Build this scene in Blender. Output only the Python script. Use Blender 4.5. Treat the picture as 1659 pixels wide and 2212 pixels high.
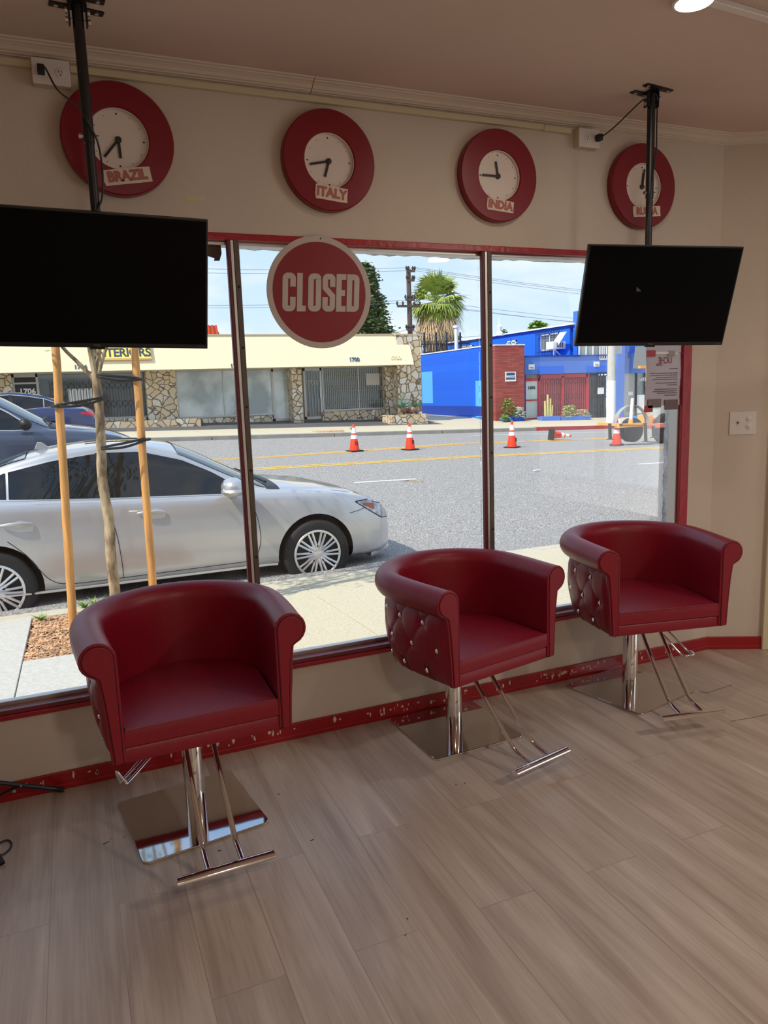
import bpy, math, random
import numpy as np
from mathutils import Vector, Matrix
random.seed(7)
for o in list(bpy.data.objects): bpy.data.objects.remove(o)
SC = bpy.context.scene
COL = SC.collection
PI = math.pi
R = math.radians
# ---------------------------------------------------------------- camera
W, H, F = 1659.0, 2212.0, 1598.8
PITCH, ROLL, YAW = .1611, -.0350, .3939
CAM = Vector((0, -2.8116, 1.4))
_fw = Vector((math.sin(YAW)*math.cos(PITCH), math.cos(YAW)*math.cos(PITCH), -math.sin(PITCH)))
_rt = Vector((math.cos(YAW), -math.sin(YAW), 0)); _up = _rt.cross(_fw)
RT = _rt*math.cos(ROLL) + _up*math.sin(ROLL)
UP = _up*math.cos(ROLL) - _rt*math.sin(ROLL)
cd = bpy.data.cameras.new('camera'); cam = bpy.data.objects.new('camera', cd); COL.objects.link(cam)
m = Matrix((RT, UP, -_fw)).transposed().to_4x4(); m.translation = CAM
cam.matrix_world = m
cd.sensor_fit = 'VERTICAL'; cd.sensor_height = 24.0; cd.lens = 24.0*F/H; cd.clip_start = .05; cd.clip_end = 400
SC.camera = cam
# measuring helpers: where a sight line meets a real plane of the place
def ray(px, py): return RT*(px-W/2) + UP*(H/2-py) + _fw*F
def AY(px, py, Y): d = ray(px, py); return CAM + d*((Y-CAM.y)/d.y)
def AX(px, py, X): d = ray(px, py); return CAM + d*((X-CAM.x)/d.x)
def AZ(px, py, Z): d = ray(px, py); return CAM + d*((Z-CAM.z)/d.z)
# ---------------------------------------------------------------- render look
SC.view_settings.view_transform = 'Standard'; SC.view_settings.look = 'None'
SC.view_settings.gamma = 1; SC.view_settings.use_curve_mapping = False
SC.view_settings.exposure = 0.0
# ---------------------------------------------------------------- sky
wd = bpy.data.worlds.new('sky'); SC.world = wd; wd.use_nodes = True
nt = wd.node_tree; N = nt.nodes; L = nt.links
for n in list(N): N.remove(n)
out = N.new('ShaderNodeOutputWorld'); bg = N.new('ShaderNodeBackground'); L.new(bg.outputs[0], out.inputs[0])
tc = N.new('ShaderNodeTexCoord'); mp = N.new('ShaderNodeMapping'); mp.inputs['Scale'].default_value = (1, 1, 3.2); L.new(tc.outputs['Generated'], mp.inputs[0])
no = N.new('ShaderNodeTexNoise'); no.inputs['Scale'].default_value = 3.0; no.inputs['Detail'].default_value = 7; no.inputs['Roughness'].default_value = .55
L.new(mp.outputs[0], no.inputs['Vector'])
rp = N.new('ShaderNodeValToRGB'); rp.color_ramp.elements[0].position = .42; rp.color_ramp.elements[1].position = .68
rp.color_ramp.elements[0].color = (0, 0, 0, 1); rp.color_ramp.elements[1].color = (1, 1, 1, 1); L.new(no.outputs[0], rp.inputs[0])
sx = N.new('ShaderNodeSeparateXYZ'); L.new(tc.outputs['Generated'], sx.inputs[0])
gr = N.new('ShaderNodeValToRGB'); L.new(sx.outputs['Z'], gr.inputs[0])
e = gr.color_ramp.elements; e[0].position = 0; e[0].color = (.62, .78, .92, 1); e[1].position = .6; e[1].color = (.30, .52, .88, 1)
mx = N.new('ShaderNodeMix'); mx.data_type = 'RGBA'; L.new(rp.outputs[0], mx.inputs[0]); L.new(gr.outputs[0], mx.inputs[6]); mx.inputs[7].default_value = (.86, .90, .95, 1)
L.new(mx.outputs[2], bg.inputs[0]); bg.inputs[1].default_value = 1.25
# ---------------------------------------------------------------- sun: high, from the left, slightly behind the shop
sd = bpy.data.lights.new('sun', 'SUN'); sd.energy = 4.7; sd.angle = R(.6); sd.color = (1, .93, .80)
sun = bpy.data.objects.new('sun', sd); COL.objects.link(sun)
sdir = Vector((math.cos(R(16))*math.cos(R(50)), math.sin(R(16))*math.cos(R(50)), -math.sin(R(50))))
sun.rotation_euler = sdir.to_track_quat('-Z', 'Y').to_euler()
# ---------------------------------------------------------------- added fill light from the side, ceiling lights of the room
def area(name, loc, direction, sx_, sy_, power, color, spread=180):
    d = bpy.data.lights.new(name, 'AREA'); d.shape = 'RECTANGLE'; d.size = sx_; d.size_y = sy_; d.energy = power; d.color = color; d.spread = R(spread)
    o = bpy.data.objects.new(name, d); COL.objects.link(o); o.location = loc
    o.rotation_euler = Vector(direction).to_track_quat('-Z', 'Z').to_euler(); return o
area('side_fill_light', (5.2, -3.6, 1.4), (-1, .0, 0), 2.6, 2.0, 15, (1, .96, .92))  # added area light in place of daylight, brightens the room from the right
LAMPS = [(1.83, -.955, 4), (.4, -3.6, 20), (3.040, -2.963, 34), (1.2, -5.8, 26)]  # left rear and rearmost lamps are added to brighten the room
# ---------------------------------------------------------------- materials
def rgb(r, g, b):
    f = lambda c: (c/255/12.92) if c/255 <= .04045 else ((c/255+.055)/1.055)**2.4
    return (f(r), f(g), f(b), 1)
def newmat(name):
    m = bpy.data.materials.new(name); m.use_nodes = True
    return m, m.node_tree.nodes, m.node_tree.links, m.node_tree.nodes['Principled BSDF']
def pbr(name, col, rough=.5, metal=0, var=0, vscale=8, bump=0, bscale=60, coat=0, emit=0, stretch=(1, 1, 1), col2=None, spec=None, thr=None, coords='Object'):
    m, N, L, b = newmat(name)
    b.inputs['Base Color'].default_value = col; b.inputs['Roughness'].default_value = rough; b.inputs['Metallic'].default_value = metal
    if coat: b.inputs['Coat Weight'].default_value = coat; b.inputs['Coat Roughness'].default_value = .06
    if spec is not None: b.inputs['Specular IOR Level'].default_value = spec
    if emit: b.inputs['Emission Color'].default_value = col; b.inputs['Emission Strength'].default_value = emit
    if var or bump or col2:
        tc = N.new('ShaderNodeTexCoord'); mp = N.new('ShaderNodeMapping'); mp.inputs['Scale'].default_value = stretch; L.new(tc.outputs[coords], mp.inputs[0])
    if var or col2:
        n = N.new('ShaderNodeTexNoise'); n.inputs['Scale'].default_value = vscale; n.inputs['Detail'].default_value = 5; L.new(mp.outputs[0], n.inputs['Vector'])
        r = N.new('ShaderNodeValToRGB'); L.new(n.outputs[0], r.inputs[0])
        a = thr[0] if thr else .3; z = thr[1] if thr else .7
        r.color_ramp.elements[0].position = a; r.color_ramp.elements[1].position = z
        if col2: r.color_ramp.elements[0].color = col; r.color_ramp.elements[1].color = col2
        else:
            r.color_ramp.elements[0].color = tuple(c*(1-var) for c in col[:3])+(1,); r.color_ramp.elements[1].color = tuple(min(1, c*(1+var)) for c in col[:3])+(1,)
        L.new(r.outputs[0], b.inputs['Base Color'])
    if bump:
        n2 = N.new('ShaderNodeTexNoise'); n2.inputs['Scale'].default_value = bscale; n2.inputs['Detail'].default_value = 4; L.new(mp.outputs[0], n2.inputs['Vector'])
        bp = N.new('ShaderNodeBump'); bp.inputs['Strength'].default_value = bump; bp.inputs['Distance'].default_value = .01; L.new(n2.outputs[0], bp.inputs['Height']); L.new(bp.outputs[0], b.inputs['Normal'])
    return m
def brickmat(name, c1, c2, mortar, bw, bh, ms, rough=.8, rot=(0, 0, 0), noise=0, coords='Object', offset=.5, bumpd=.3):
    m, N, L, b = newmat(name); b.inputs['Roughness'].default_value = rough
    tc = N.new('ShaderNodeTexCoord'); mp = N.new('ShaderNodeMapping'); mp.inputs['Rotation'].default_value = rot; L.new(tc.outputs[coords], mp.inputs[0])
    t = N.new('ShaderNodeTexBrick'); L.new(mp.outputs[0], t.inputs['Vector']); t.inputs['Color1'].default_value = c1; t.inputs['Color2'].default_value = c2
    t.inputs['Mortar'].default_value = mortar; t.inputs['Scale'].default_value = 1; t.inputs['Brick Width'].default_value = bw; t.inputs['Row Height'].default_value = bh
    t.inputs['Mortar Size'].default_value = ms; t.offset = offset; L.new(t.outputs[0], b.inputs['Base Color'])
    bp = N.new('ShaderNodeBump'); bp.inputs['Strength'].default_value = bumpd; bp.inputs['Distance'].default_value = .01; bp.invert = True; L.new(t.outputs['Fac'], bp.inputs['Height']); L.new(bp.outputs[0], b.inputs['Normal'])
    return m
def stonemat(name):
    m, N, L, b = newmat(name); b.inputs['Roughness'].default_value = .85
    tc = N.new('ShaderNodeTexCoord')
    nz = N.new('ShaderNodeTexNoise'); nz.inputs['Scale'].default_value = 2; L.new(tc.outputs['Object'], nz.inputs['Vector'])
    ad = N.new('ShaderNodeVectorMath'); ad.operation = 'MULTIPLY_ADD'; L.new(nz.outputs['Color'], ad.inputs[0]); ad.inputs[1].default_value = (.25, .25, .25); L.new(tc.outputs['Object'], ad.inputs[2])
    v1 = N.new('ShaderNodeTexVoronoi'); v1.inputs['Scale'].default_value = 3.9; L.new(ad.outputs[0], v1.inputs['Vector'])
    v2 = N.new('ShaderNodeTexVoronoi'); v2.feature = 'DISTANCE_TO_EDGE'; v2.inputs['Scale'].default_value = 3.9; L.new(ad.outputs[0], v2.inputs['Vector'])
    r = N.new('ShaderNodeValToRGB'); L.new(v1.outputs['Color'], r.inputs[0]); r.color_ramp.interpolation = 'LINEAR'
    e = r.color_ramp.elements; e[0].position = .1; e[0].color = rgb(196, 178, 150); e[1].position = .9; e[1].color = rgb(226, 214, 190)
    e2 = e.new(.5); e2.color = rgb(214, 190, 152); e3 = e.new(.65); e3.color = rgb(215, 205, 188)
    st = N.new('ShaderNodeValToRGB'); L.new(v2.outputs['Distance'], st.inputs[0]); st.color_ramp.elements[0].position = .03; st.color_ramp.elements[1].position = .06
    mx = N.new('ShaderNodeMix'); mx.data_type = 'RGBA'; L.new(st.outputs[0], mx.inputs[0]); mx.inputs[6].default_value = rgb(120, 102, 84); L.new(r.outputs[0], mx.inputs[7])
    L.new(mx.outputs[2], b.inputs['Base Color'])
    bp = N.new('ShaderNodeBump'); bp.inputs['Strength'].default_value = .8; bp.inputs['Distance'].default_value = .04; L.new(st.outputs[0], bp.inputs['Height']); L.new(bp.outputs[0], b.inputs['Normal'])
    return m
def glassmat(name, tint=(1, 1, 1, 1), haze=0.0, refl=1.0):
    m = bpy.data.materials.new(name); m.use_nodes = True; N = m.node_tree.nodes; L = m.node_tree.links
    for n in list(N): N.remove(n)
    o = N.new('ShaderNodeOutputMaterial'); tr = N.new('ShaderNodeBsdfTransparent'); tr.inputs[0].default_value = tint
    gl = N.new('ShaderNodeBsdfGlossy'); gl.inputs['Roughness'].default_value = .01
    fr = N.new('ShaderNodeFresnel'); fr.inputs['IOR'].default_value = 1.45
    mu = N.new('ShaderNodeMath'); mu.operation = 'MULTIPLY'; L.new(fr.outputs[0], mu.inputs[0]); mu.inputs[1].default_value = refl
    m1 = N.new('ShaderNodeMixShader'); L.new(mu.outputs[0], m1.inputs[0]); L.new(tr.outputs[0], m1.inputs[1]); L.new(gl.outputs[0], m1.inputs[2])
    if haze:
        df = N.new('ShaderNodeBsdfDiffuse'); df.inputs[0].default_value = (.8, .8, .8, 1)
        tc = N.new('ShaderNodeTexCoord'); n = N.new('ShaderNodeTexNoise'); n.inputs['Scale'].default_value = 1.5; n.inputs['Detail'].default_value = 6; L.new(tc.outputs['Object'], n.inputs['Vector'])
        m_ = N.new('ShaderNodeMath'); m_.operation = 'MULTIPLY'; L.new(n.outputs[0], m_.inputs[0]); m_.inputs[1].default_value = haze
        m2 = N.new('ShaderNodeMixShader'); L.new(m_.outputs[0], m2.inputs[0]); L.new(m1.outputs[0], m2.inputs[1]); L.new(df.outputs[0], m2.inputs[2]); L.new(m2.outputs[0], o.inputs[0])
    else: L.new(m1.outputs[0], o.inputs[0])
    return m
def floormat():
    m, N, L, b = newmat('vinyl planks'); b.inputs['Roughness'].default_value = .36
    tc = N.new('ShaderNodeTexCoord'); mp = N.new('ShaderNodeMapping'); mp.inputs['Rotation'].default_value = (0, 0, PI/2); L.new(tc.outputs['Object'], mp.inputs[0])
    t = N.new('ShaderNodeTexBrick'); L.new(mp.outputs[0], t.inputs['Vector']); t.inputs['Color1'].default_value = (.46, .46, .46, 1); t.inputs['Color2'].default_value = (.55, .55, .55, 1); t.inputs['Mortar'].default_value = (.36, .36, .36, 1)
    t.inputs['Scale'].default_value = 1; t.inputs['Brick Width'].default_value = 1.22; t.inputs['Row Height'].default_value = .18; t.inputs['Mortar Size'].default_value = .0012; t.offset = .37
    # shift the grain per plank
    ad = N.new('ShaderNodeVectorMath'); ad.operation = 'MULTIPLY_ADD'; L.new(t.outputs[0], ad.inputs[0]); ad.inputs[1].default_value = (9, 9, 9); L.new(tc.outputs['Object'], ad.inputs[2])
    m2 = N.new('ShaderNodeMapping'); m2.inputs['Scale'].default_value = (9, .9, 1); L.new(ad.outputs[0], m2.inputs[0])
    n1 = N.new('ShaderNodeTexNoise'); n1.inputs['Scale'].default_value = 1.4; n1.inputs['Detail'].default_value = 8; n1.inputs['Distortion'].default_value = .8; L.new(m2.outputs[0], n1.inputs['Vector'])
    m3 = N.new('ShaderNodeMapping'); m3.inputs['Scale'].default_value = (90, 3, 1); L.new(ad.outputs[0], m3.inputs[0])
    n2 = N.new('ShaderNodeTexNoise'); n2.inputs['Scale'].default_value = 1.5; n2.inputs['Detail'].default_value = 4; L.new(m3.outputs[0], n2.inputs['Vector'])
    r = N.new('ShaderNodeValToRGB'); L.new(n1.outputs[0], r.inputs[0]); e = r.color_ramp.elements
    e[0].position = .28; e[0].color = rgb(166, 147, 132); e[1].position = .75; e[1].color = rgb(206, 190, 175)
    r2 = N.new('ShaderNodeValToRGB'); L.new(n2.outputs[0], r2.inputs[0]); e = r2.color_ramp.elements; e[0].position = .3; e[0].color = (.78, .77, .76, 1); e[1].position = .6; e[1].color = (1, 1, 1, 1)
    x = N.new('ShaderNodeMix'); x.data_type = 'RGBA'; x.blend_type = 'MULTIPLY'; x.inputs[0].default_value = .6; L.new(r.outputs[0], x.inputs[6]); L.new(r2.outputs[0], x.inputs[7])
    sc = N.new('ShaderNodeValToRGB'); L.new(t.outputs[0], sc.inputs[0]); e = sc.color_ramp.elements; e[0].position = .36; e[0].color = (.66, .63, .61, 1); e[1].position = .42; e[1].color = (.9, .89, .88, 1); q = e.new(.58); q.color = (1, 1, 1, 1)
    y = N.new('ShaderNodeMix'); y.data_type = 'RGBA'; y.blend_type = 'MULTIPLY'; y.inputs[0].default_value = 1; L.new(x.outputs[2], y.inputs[6]); L.new(sc.outputs[0], y.inputs[7])
    L.new(y.outputs[2], b.inputs['Base Color'])
    return m
M = {}
M['wall'] = pbr('wall paint', rgb(205, 192, 176), .75, var=.04, vscale=2.5, bump=.15, bscale=120)
M['ceiling'] = pbr('ceiling paint', rgb(208, 186, 172), .85, var=.03, vscale=2, bump=.12, bscale=90)
M['crown'] = pbr('crown paint', rgb(214, 200, 182), .5)
M['race'] = pbr('old cream plastic', rgb(206, 194, 160), .5)
M['redpaint'] = pbr('red gloss paint', rgb(160, 16, 30), .28, var=.12, vscale=12, bump=.2, bscale=30)
M['redchip'] = pbr('chipped red paint', rgb(150, 14, 24), .32, bump=.15, bscale=30)
M['silltop'] = pbr('worn red sill', rgb(120, 40, 48), .3, var=.2, vscale=8)
M['clockred'] = pbr('clock red', rgb(126, 4, 28), .32)
M['clockface'] = pbr('clock face', rgb(226, 212, 200), .4)
M['hand'] = pbr('clock black', rgb(38, 36, 36), .5)
M['tag'] = pbr('peeling label', rgb(222, 206, 190), .6)
M['tagtext'] = pbr('label letters', rgb(178, 104, 92), .6)
M['white'] = pbr('white plastic', rgb(222, 214, 208), .35)
M['paper'] = pbr('paper', rgb(196, 192, 208), .7)
M['leather'] = pbr('red leather', rgb(130, 14, 34), .40, spec=.42, bump=.08, bscale=160, var=.05, vscale=5)
M['seam'] = pbr('dark red thread', rgb(52, 4, 12), .6)
M['chrome'] = pbr('chrome', (.80, .79, .78, 1), .07, 1)
M['steel'] = pbr('polished steel', (.62, .58, .56, 1), .045, 1, bump=.02, bscale=6)
M['crystal'] = pbr('crystal', (.92, .92, .95, 1), .05, .7)
M['black'] = pbr('black metal', (.008, .008, .009, 1), .35)
M['blackmatte'] = pbr('black rubber', (.01, .01, .011, 1), .6)
M['screen'] = pbr('switched off screen', (.0012, .0012, .0018, 1), .28, spec=.08)
M['bezel'] = pbr('black bezel', (.004, .004, .004, 1), .3)
M['logo'] = pbr('grey logo', (.16, .16, .17, 1), .4)
M['alu'] = pbr('aluminium', (.62, .6, .58, 1), .35, .8)
M['bronze'] = pbr('painted bronze metal', rgb(92, 82, 74), .45, .2, var=.15, vscale=10)
M['darkred'] = pbr('dark red frame', rgb(96, 22, 34), .4)
M['bolt'] = pbr('zinc', (.5, .48, .45, 1), .3, .9)
M['signred'] = pbr('sign red', rgb(132, 3, 22), .4)
M['signwhite'] = pbr('sign white', rgb(190, 178, 168), .45, var=.05, vscale=20)
M['tape'] = pbr('clear tape', rgb(214, 196, 150), .4)
M['redtape'] = pbr('red tape', rgb(170, 12, 22), .35)
M['stucco'] = pbr('grey stucco', rgb(232, 236, 240), .9, bump=1, bscale=45, col2=rgb(176, 178, 182), vscale=25, thr=(.45, .6), stretch=(1, 1, .35))
M['glass'] = glassmat('shop glass', haze=.010, refl=.45)
M['floor'] = floormat()
M['lamp'] = pbr('lamp glass', (1, .93, .75, 1), .4, emit=6)
M['door'] = pbr('cream door paint', rgb(214, 198, 168), .5)
M['cableblack'] = pbr('black cable', (.012, .012, .013, 1), .45)
# outdoors
M['concrete'] = pbr('sidewalk concrete', rgb(182, 172, 146), .9, bump=.3, bscale=90, col2=rgb(200, 191, 166), vscale=60, thr=(.3, .6))
M['concretenew'] = pbr('new concrete', rgb(178, 176, 168), .9, bump=.2, bscale=120, col2=rgb(198, 196, 188), vscale=40)
M['kerb'] = pbr('kerb concrete', rgb(190, 182, 162), .9, bump=.3, bscale=50, var=.08, vscale=9)
M['farkerb'] = pbr('old kerb concrete', rgb(150, 146, 138), .9, var=.12, vscale=3)
M['asphalt'] = pbr('asphalt', rgb(112, 110, 107), .85, bump=.4, bscale=70, col2=rgb(204, 200, 194), vscale=60, thr=(.44, .68))
M['darkasphalt'] = pbr('dark asphalt', rgb(88, 88, 90), .9, var=.15, vscale=4)
M['joint'] = pbr('joint dirt', rgb(120, 108, 86), .9)
M['yellow'] = pbr('yellow road paint', rgb(236, 180, 40), .7, var=.1, vscale=6)
M['whiteline'] = pbr('white road paint', rgb(222, 222, 220), .7, var=.06, vscale=6)
M['redkerb'] = pbr('red kerb paint', rgb(176, 40, 44), .8, var=.15, vscale=4)
M['soil'] = pbr('soil', rgb(70, 52, 38), .95, bump=.5, bscale=30)
M['bark1'] = pbr('bark chip', rgb(196, 158, 122), .9, var=.45, vscale=14, coords='Object')
M['cream'] = pbr('cream stucco', rgb(233, 219, 182), .9, var=.03, vscale=.6, bump=.25, bscale=14)
M['cap'] = pbr('roof edge', rgb(196, 178, 150), .8)
M['stone'] = stonemat('stone veneer')
M['shopframe'] = pbr('shop aluminium', rgb(178, 176, 170), .4, .4)
M['shopglass'] = pbr('dark shop glass', rgb(60, 68, 70), .04, 0, spec=1.0, col2=rgb(92, 98, 96), vscale=.7)
M['reflglass'] = pbr('shop glass with painted reflections', rgb(140, 146, 140), .05, 0, spec=1.0, col2=rgb(206, 210, 202), vscale=.55, thr=(.4, .55))  # pale blotches in the colour stand for reflections on the panes
M['gate'] = pbr('folding gate metal', rgb(178, 178, 166), .5, .3)
M['gatedark'] = pbr('dark gate metal', rgb(60, 58, 56), .5, .3)
M['signyellow'] = pbr('yellow sign', rgb(244, 222, 104), .6)
M['signframe'] = pbr('sign wood frame', rgb(214, 166, 104), .6)
M['slate'] = pbr('slate lettering', rgb(58, 66, 82), .6)
M['navytext'] = pbr('navy lettering', rgb(50, 78, 112), .6)
M['blue'] = brickmat('blue painted block', rgb(16, 96, 222), rgb(18, 102, 228), rgb(14, 88, 208), .4, .2, .006, rot=(PI/2, 0, PI/2), bumpd=.2)
M['blueflat'] = pbr('blue stucco', rgb(22, 104, 220), .85, var=.05, vscale=.8)
M['bluepale'] = pbr('pale blue storefront paint', rgb(78, 122, 208), .85, var=.04, vscale=.8)
M['bluedark'] = pbr('dark blue band', rgb(16, 62, 164), .85)
M['bluelight'] = pbr('light blue patch', rgb(92, 176, 240), .85)
M['redbrick'] = brickmat('red roman brick', rgb(150, 62, 58), rgb(172, 86, 78), rgb(120, 70, 62), .42, .075, .008, rot=(PI/2, 0, 0))
M['redframe'] = pbr('red shop frame', rgb(186, 40, 58), .5)
M['pinkcurtain'] = pbr('red curtain', rgb(206, 92, 96), .8, var=.2, vscale=1.5, stretch=(12, 1, .3))
M['paledoor'] = pbr('pale green papered glass', rgb(196, 208, 200), .35, var=.05, vscale=3)
M['irondark'] = pbr('dark iron', rgb(40, 46, 56), .5, .3)
M['whitepaint'] = pbr('white paint', rgb(235, 235, 232), .7)
M['curtain'] = pbr('window curtain', rgb(150, 160, 156), .8, var=.25, vscale=1.5, stretch=(14, 14, .2))
M['polegrey'] = pbr('speckled concrete pole', rgb(176, 172, 160), .9, col2=rgb(206, 204, 196), vscale=30)
M['wood'] = pbr('utility pole wood', rgb(92, 74, 66), .9, var=.15, vscale=4)
M['stake'] = pbr('lodgepole stake', rgb(204, 148, 84), .7, var=.3, vscale=3, stretch=(9, 9, 1.0), bump=.3, bscale=20)
M['treebark'] = pbr('young tree bark', rgb(116, 96, 74), .9, col2=rgb(182, 162, 128), vscale=16, thr=(.4, .6), stretch=(1, 1, .4), bump=.6, bscale=40)
M['leaf'] = pbr('green leaf', rgb(120, 158, 62), .5, var=.3, vscale=6)
M['leafdark'] = pbr('conifer needles', rgb(88, 112, 62), .7, var=.35, vscale=1.2)
M['palm'] = pbr('palm frond green', rgb(140, 158, 62), .6, var=.3, vscale=1.2)
M['palmdry'] = pbr('dry palm frond', rgb(206, 180, 142), .8, var=.25, vscale=1.6)
M['palmtrunk'] = pbr('palm trunk', rgb(150, 128, 104), .9, var=.2, vscale=4)
M['agave'] = pbr('agave leaf', rgb(104, 140, 124), .5, var=.2, vscale=4)
M['cone'] = pbr('cone orange', rgb(246, 60, 22), .5)
M['reflective'] = pbr('reflective collar', rgb(238, 236, 236), .4)
M['tyre'] = pbr('tyre rubber', rgb(24, 24, 25), .75, var=.2, vscale=14)
M['rim'] = pbr('alloy rim', (.66, .66, .67, 1), .22, .85)
M['silver'] = pbr('silver car paint', (.50, .50, .51, 1), .30, .55, coat=1.0)
M['navy'] = pbr('navy car paint', (.02, .035, .12, 1), .3, .3, coat=1.0)
M['slateblue'] = pbr('slate blue car paint', (.06, .075, .12, 1), .3, .4, coat=1.0)
M['carglass'] = pbr('car glass', (.008, .009, .010, 1), .03, spec=.5)
M['carglasslight'] = pbr('windscreen glass', (.07, .10, .12, 1), .03, spec=1.0)
M['cardark'] = pbr('car trim black', (.008, .008, .009, 1), .5)
M['headlight'] = pbr('headlight lens', (.30, .32, .35, 1), .05, .5, coat=1.0, var=.5, vscale=14)
M['amber'] = pbr('amber reflector', rgb(170, 70, 44), .2)
M['taillight'] = pbr('red tail light', rgb(214, 20, 44), .2)
M['trailer'] = pbr('orange yellow trailer paint', rgb(240, 168, 74), .55)
M['trailerorange'] = pbr('faded orange paint', rgb(240, 120, 84), .6)
M['fender'] = pbr('grey plastic fender', rgb(150, 150, 148), .5)
M['bluetarp'] = pbr('blue tarp', rgb(30, 110, 210), .6)
M['terracotta'] = pbr('red roof tile', rgb(210, 84, 54), .8, var=.15, vscale=6)
M['wire'] = pbr('power line', rgb(96, 104, 116), .7)
# ---------------------------------------------------------------- mesh building
class MB:
    def __init__(s): s.v = []; s.f = []; s.mi = []
    def add(s, vs, fs, mi=0):
        o = len(s.v); s.v += [tuple(x) for x in vs]; s.f += [tuple(i+o for i in f) for f in fs]; s.mi += [mi]*len(fs); return s
    def box(s, x0, x1, y0, y1, z0, z1, T=None, mi=0):
        vs = [Vector((x, y, z)) for x in (x0, x1) for y in (y0, y1) for z in (z0, z1)]
        if T is not None: vs = [T @ p for p in vs]
        return s.add(vs, [(0, 1, 3, 2), (4, 6, 7, 5), (0, 4, 5, 1), (2, 3, 7, 6), (0, 2, 6, 4), (1, 5, 7, 3)], mi)
    def hexa(s, pts, mi=0):   # 8 points, order as box
        return s.add(pts, [(0, 1, 3, 2), (4, 6, 7, 5), (0, 4, 5, 1), (2, 3, 7, 6), (0, 2, 6, 4), (1, 5, 7, 3)], mi)
    def tube(s, pts, r, n=10, cap=True, mi=0, flat=1.0):
        pts = [Vector(p) for p in pts]; rr = r if isinstance(r, (list, tuple)) else [r]*len(pts)
        rings = []; prev = None
        for i, p in enumerate(pts):
            a = pts[max(0, i-1)]; b = pts[min(len(pts)-1, i+1)]; t = (b-a).normalized()
            if prev is None:
                u = Vector((0, 0, 1)) if abs(t.z) < .9 else Vector((1, 0, 0)); u = (u - t*u.dot(t)).normalized()
            else: u = (prev - t*prev.dot(t)).normalized()
            prev = u; w = t.cross(u)
            rings.append([p + (u*math.cos(k*2*PI/n) + w*math.sin(k*2*PI/n)*flat)*rr[i] for k in range(n)])
        return s.loft(rings, True, cap, mi)
    def loft(s, rings, closed=True, cap=True, mi=0):
        n = len(rings[0]); vs = [p for r in rings for p in r]; fs = []
        for i in range(len(rings)-1):
            for k in range(n if closed else n-1):
                a = i*n+k; b = i*n+(k+1) % n; fs.append((a, b, b+n, a+n))
        if cap and closed: fs.append(tuple(range(n-1, -1, -1))); fs.append(tuple((len(rings)-1)*n+k for k in range(n)))
        return s.add(vs, fs, mi)
    def lathe(s, prof, c=(0, 0, 0), axis='z', n=24, mi=0, T=None):
        rings = []
        for (r, h) in prof:
            ring = []
            for k in range(n):
                a = 2*PI*k/n; x, y = r*math.cos(a), r*math.sin(a)
                p = Vector((x, y, h)) if axis == 'z' else (Vector((x, -h, y)) if axis == 'y' else Vector((h, x, y)))
                if T is not None: p = T @ p
                ring.append(p+Vector(c))
            rings.append(ring)
        return s.loft(rings, True, True, mi)
    def prism(s, poly, a, b, plane='xz', mi=0, T=None):
        def P(u, v, w):
            p = {'xz': (u, w, v), 'xy': (u, v, w), 'yz': (w, u, v)}[plane]; p = Vector(p); return T @ p if T is not None else p
        n = len(poly); vs = [P(u, v, a) for u, v in poly]+[P(u, v, b) for u, v in poly]
        fs = [tuple(range(n-1, -1, -1)), tuple(range(n, 2*n))]+[(i, (i+1) % n, n+(i+1) % n, n+i) for i in range(n)]
        return s.add(vs, fs, mi)
    def quad(s, a, b, c, d, mi=0): return s.add([a, b, c, d], [(0, 1, 2, 3)], mi)
    def ball(s, c, r, n=8, sc=(1, 1, 1), mi=0):
        prof = [(max(1e-4, r*math.sin(PI*i/n)), -r*math.cos(PI*i/n)) for i in range(n+1)]
        rings = [[Vector((rr*math.cos(2*PI*k/(2*n))*sc[0], rr*math.sin(2*PI*k/(2*n))*sc[1], h*sc[2]))+Vector(c) for k in range(2*n)] for rr, h in prof]
        return s.loft(rings, True, True, mi)
    def build(s, name, mat, parent=None, smooth=False, bevel=0, seg=2):
        me = bpy.data.meshes.new(name); me.from_pydata(s.v, [], s.f)
        mats = mat if isinstance(mat, (list, tuple)) else [mat]
        for m_ in mats: me.materials.append(m_)
        if len(mats) > 1: me.polygons.foreach_set('material_index', s.mi)
        me.update()
        import bmesh
        bm = bmesh.new(); bm.from_mesh(me); bmesh.ops.recalc_face_normals(bm, faces=bm.faces)
        if smooth:
            for f in bm.faces: f.smooth = True
            for e in bm.edges:
                if len(e.link_faces) == 2 and e.calc_face_angle(0) > .75: e.smooth = False
        bm.to_mesh(me); bm.free()
        o = bpy.data.objects.new(name, me); COL.objects.link(o)
        if parent is not None: o.parent = parent
        if bevel:
            b = o.modifiers.new('bevel', 'BEVEL'); b.width = bevel; b.segments = seg; b.limit_method = 'ANGLE'; b.angle_limit = R(35)
        return o
def tag(o, label=None, cat=None, group=None, kind=None):
    if label: o['label'] = label
    if cat: o['category'] = cat
    if group: o['group'] = group
    if kind: o['kind'] = kind
    return o
def empty(name, loc=(0, 0, 0), rz=0, rot=None, label=None, cat=None, group=None, kind=None):
    o = bpy.data.objects.new(name, None); COL.objects.link(o); o.location = loc; o.rotation_euler = rot if rot else (0, 0, rz); o.empty_display_size = .1
    return tag(o, label, cat, group, kind)
def struct(name, mb, mat, **k):
    o = mb.build(name, mat, **k)
    if k.get('parent') is None: o['kind'] = 'structure'
    return o
def copy_tree(o, parent=None):
    c = o.copy(); COL.objects.link(c); c.parent = parent
    for ch in list(o.children): copy_tree(ch, c)
    return c
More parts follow.
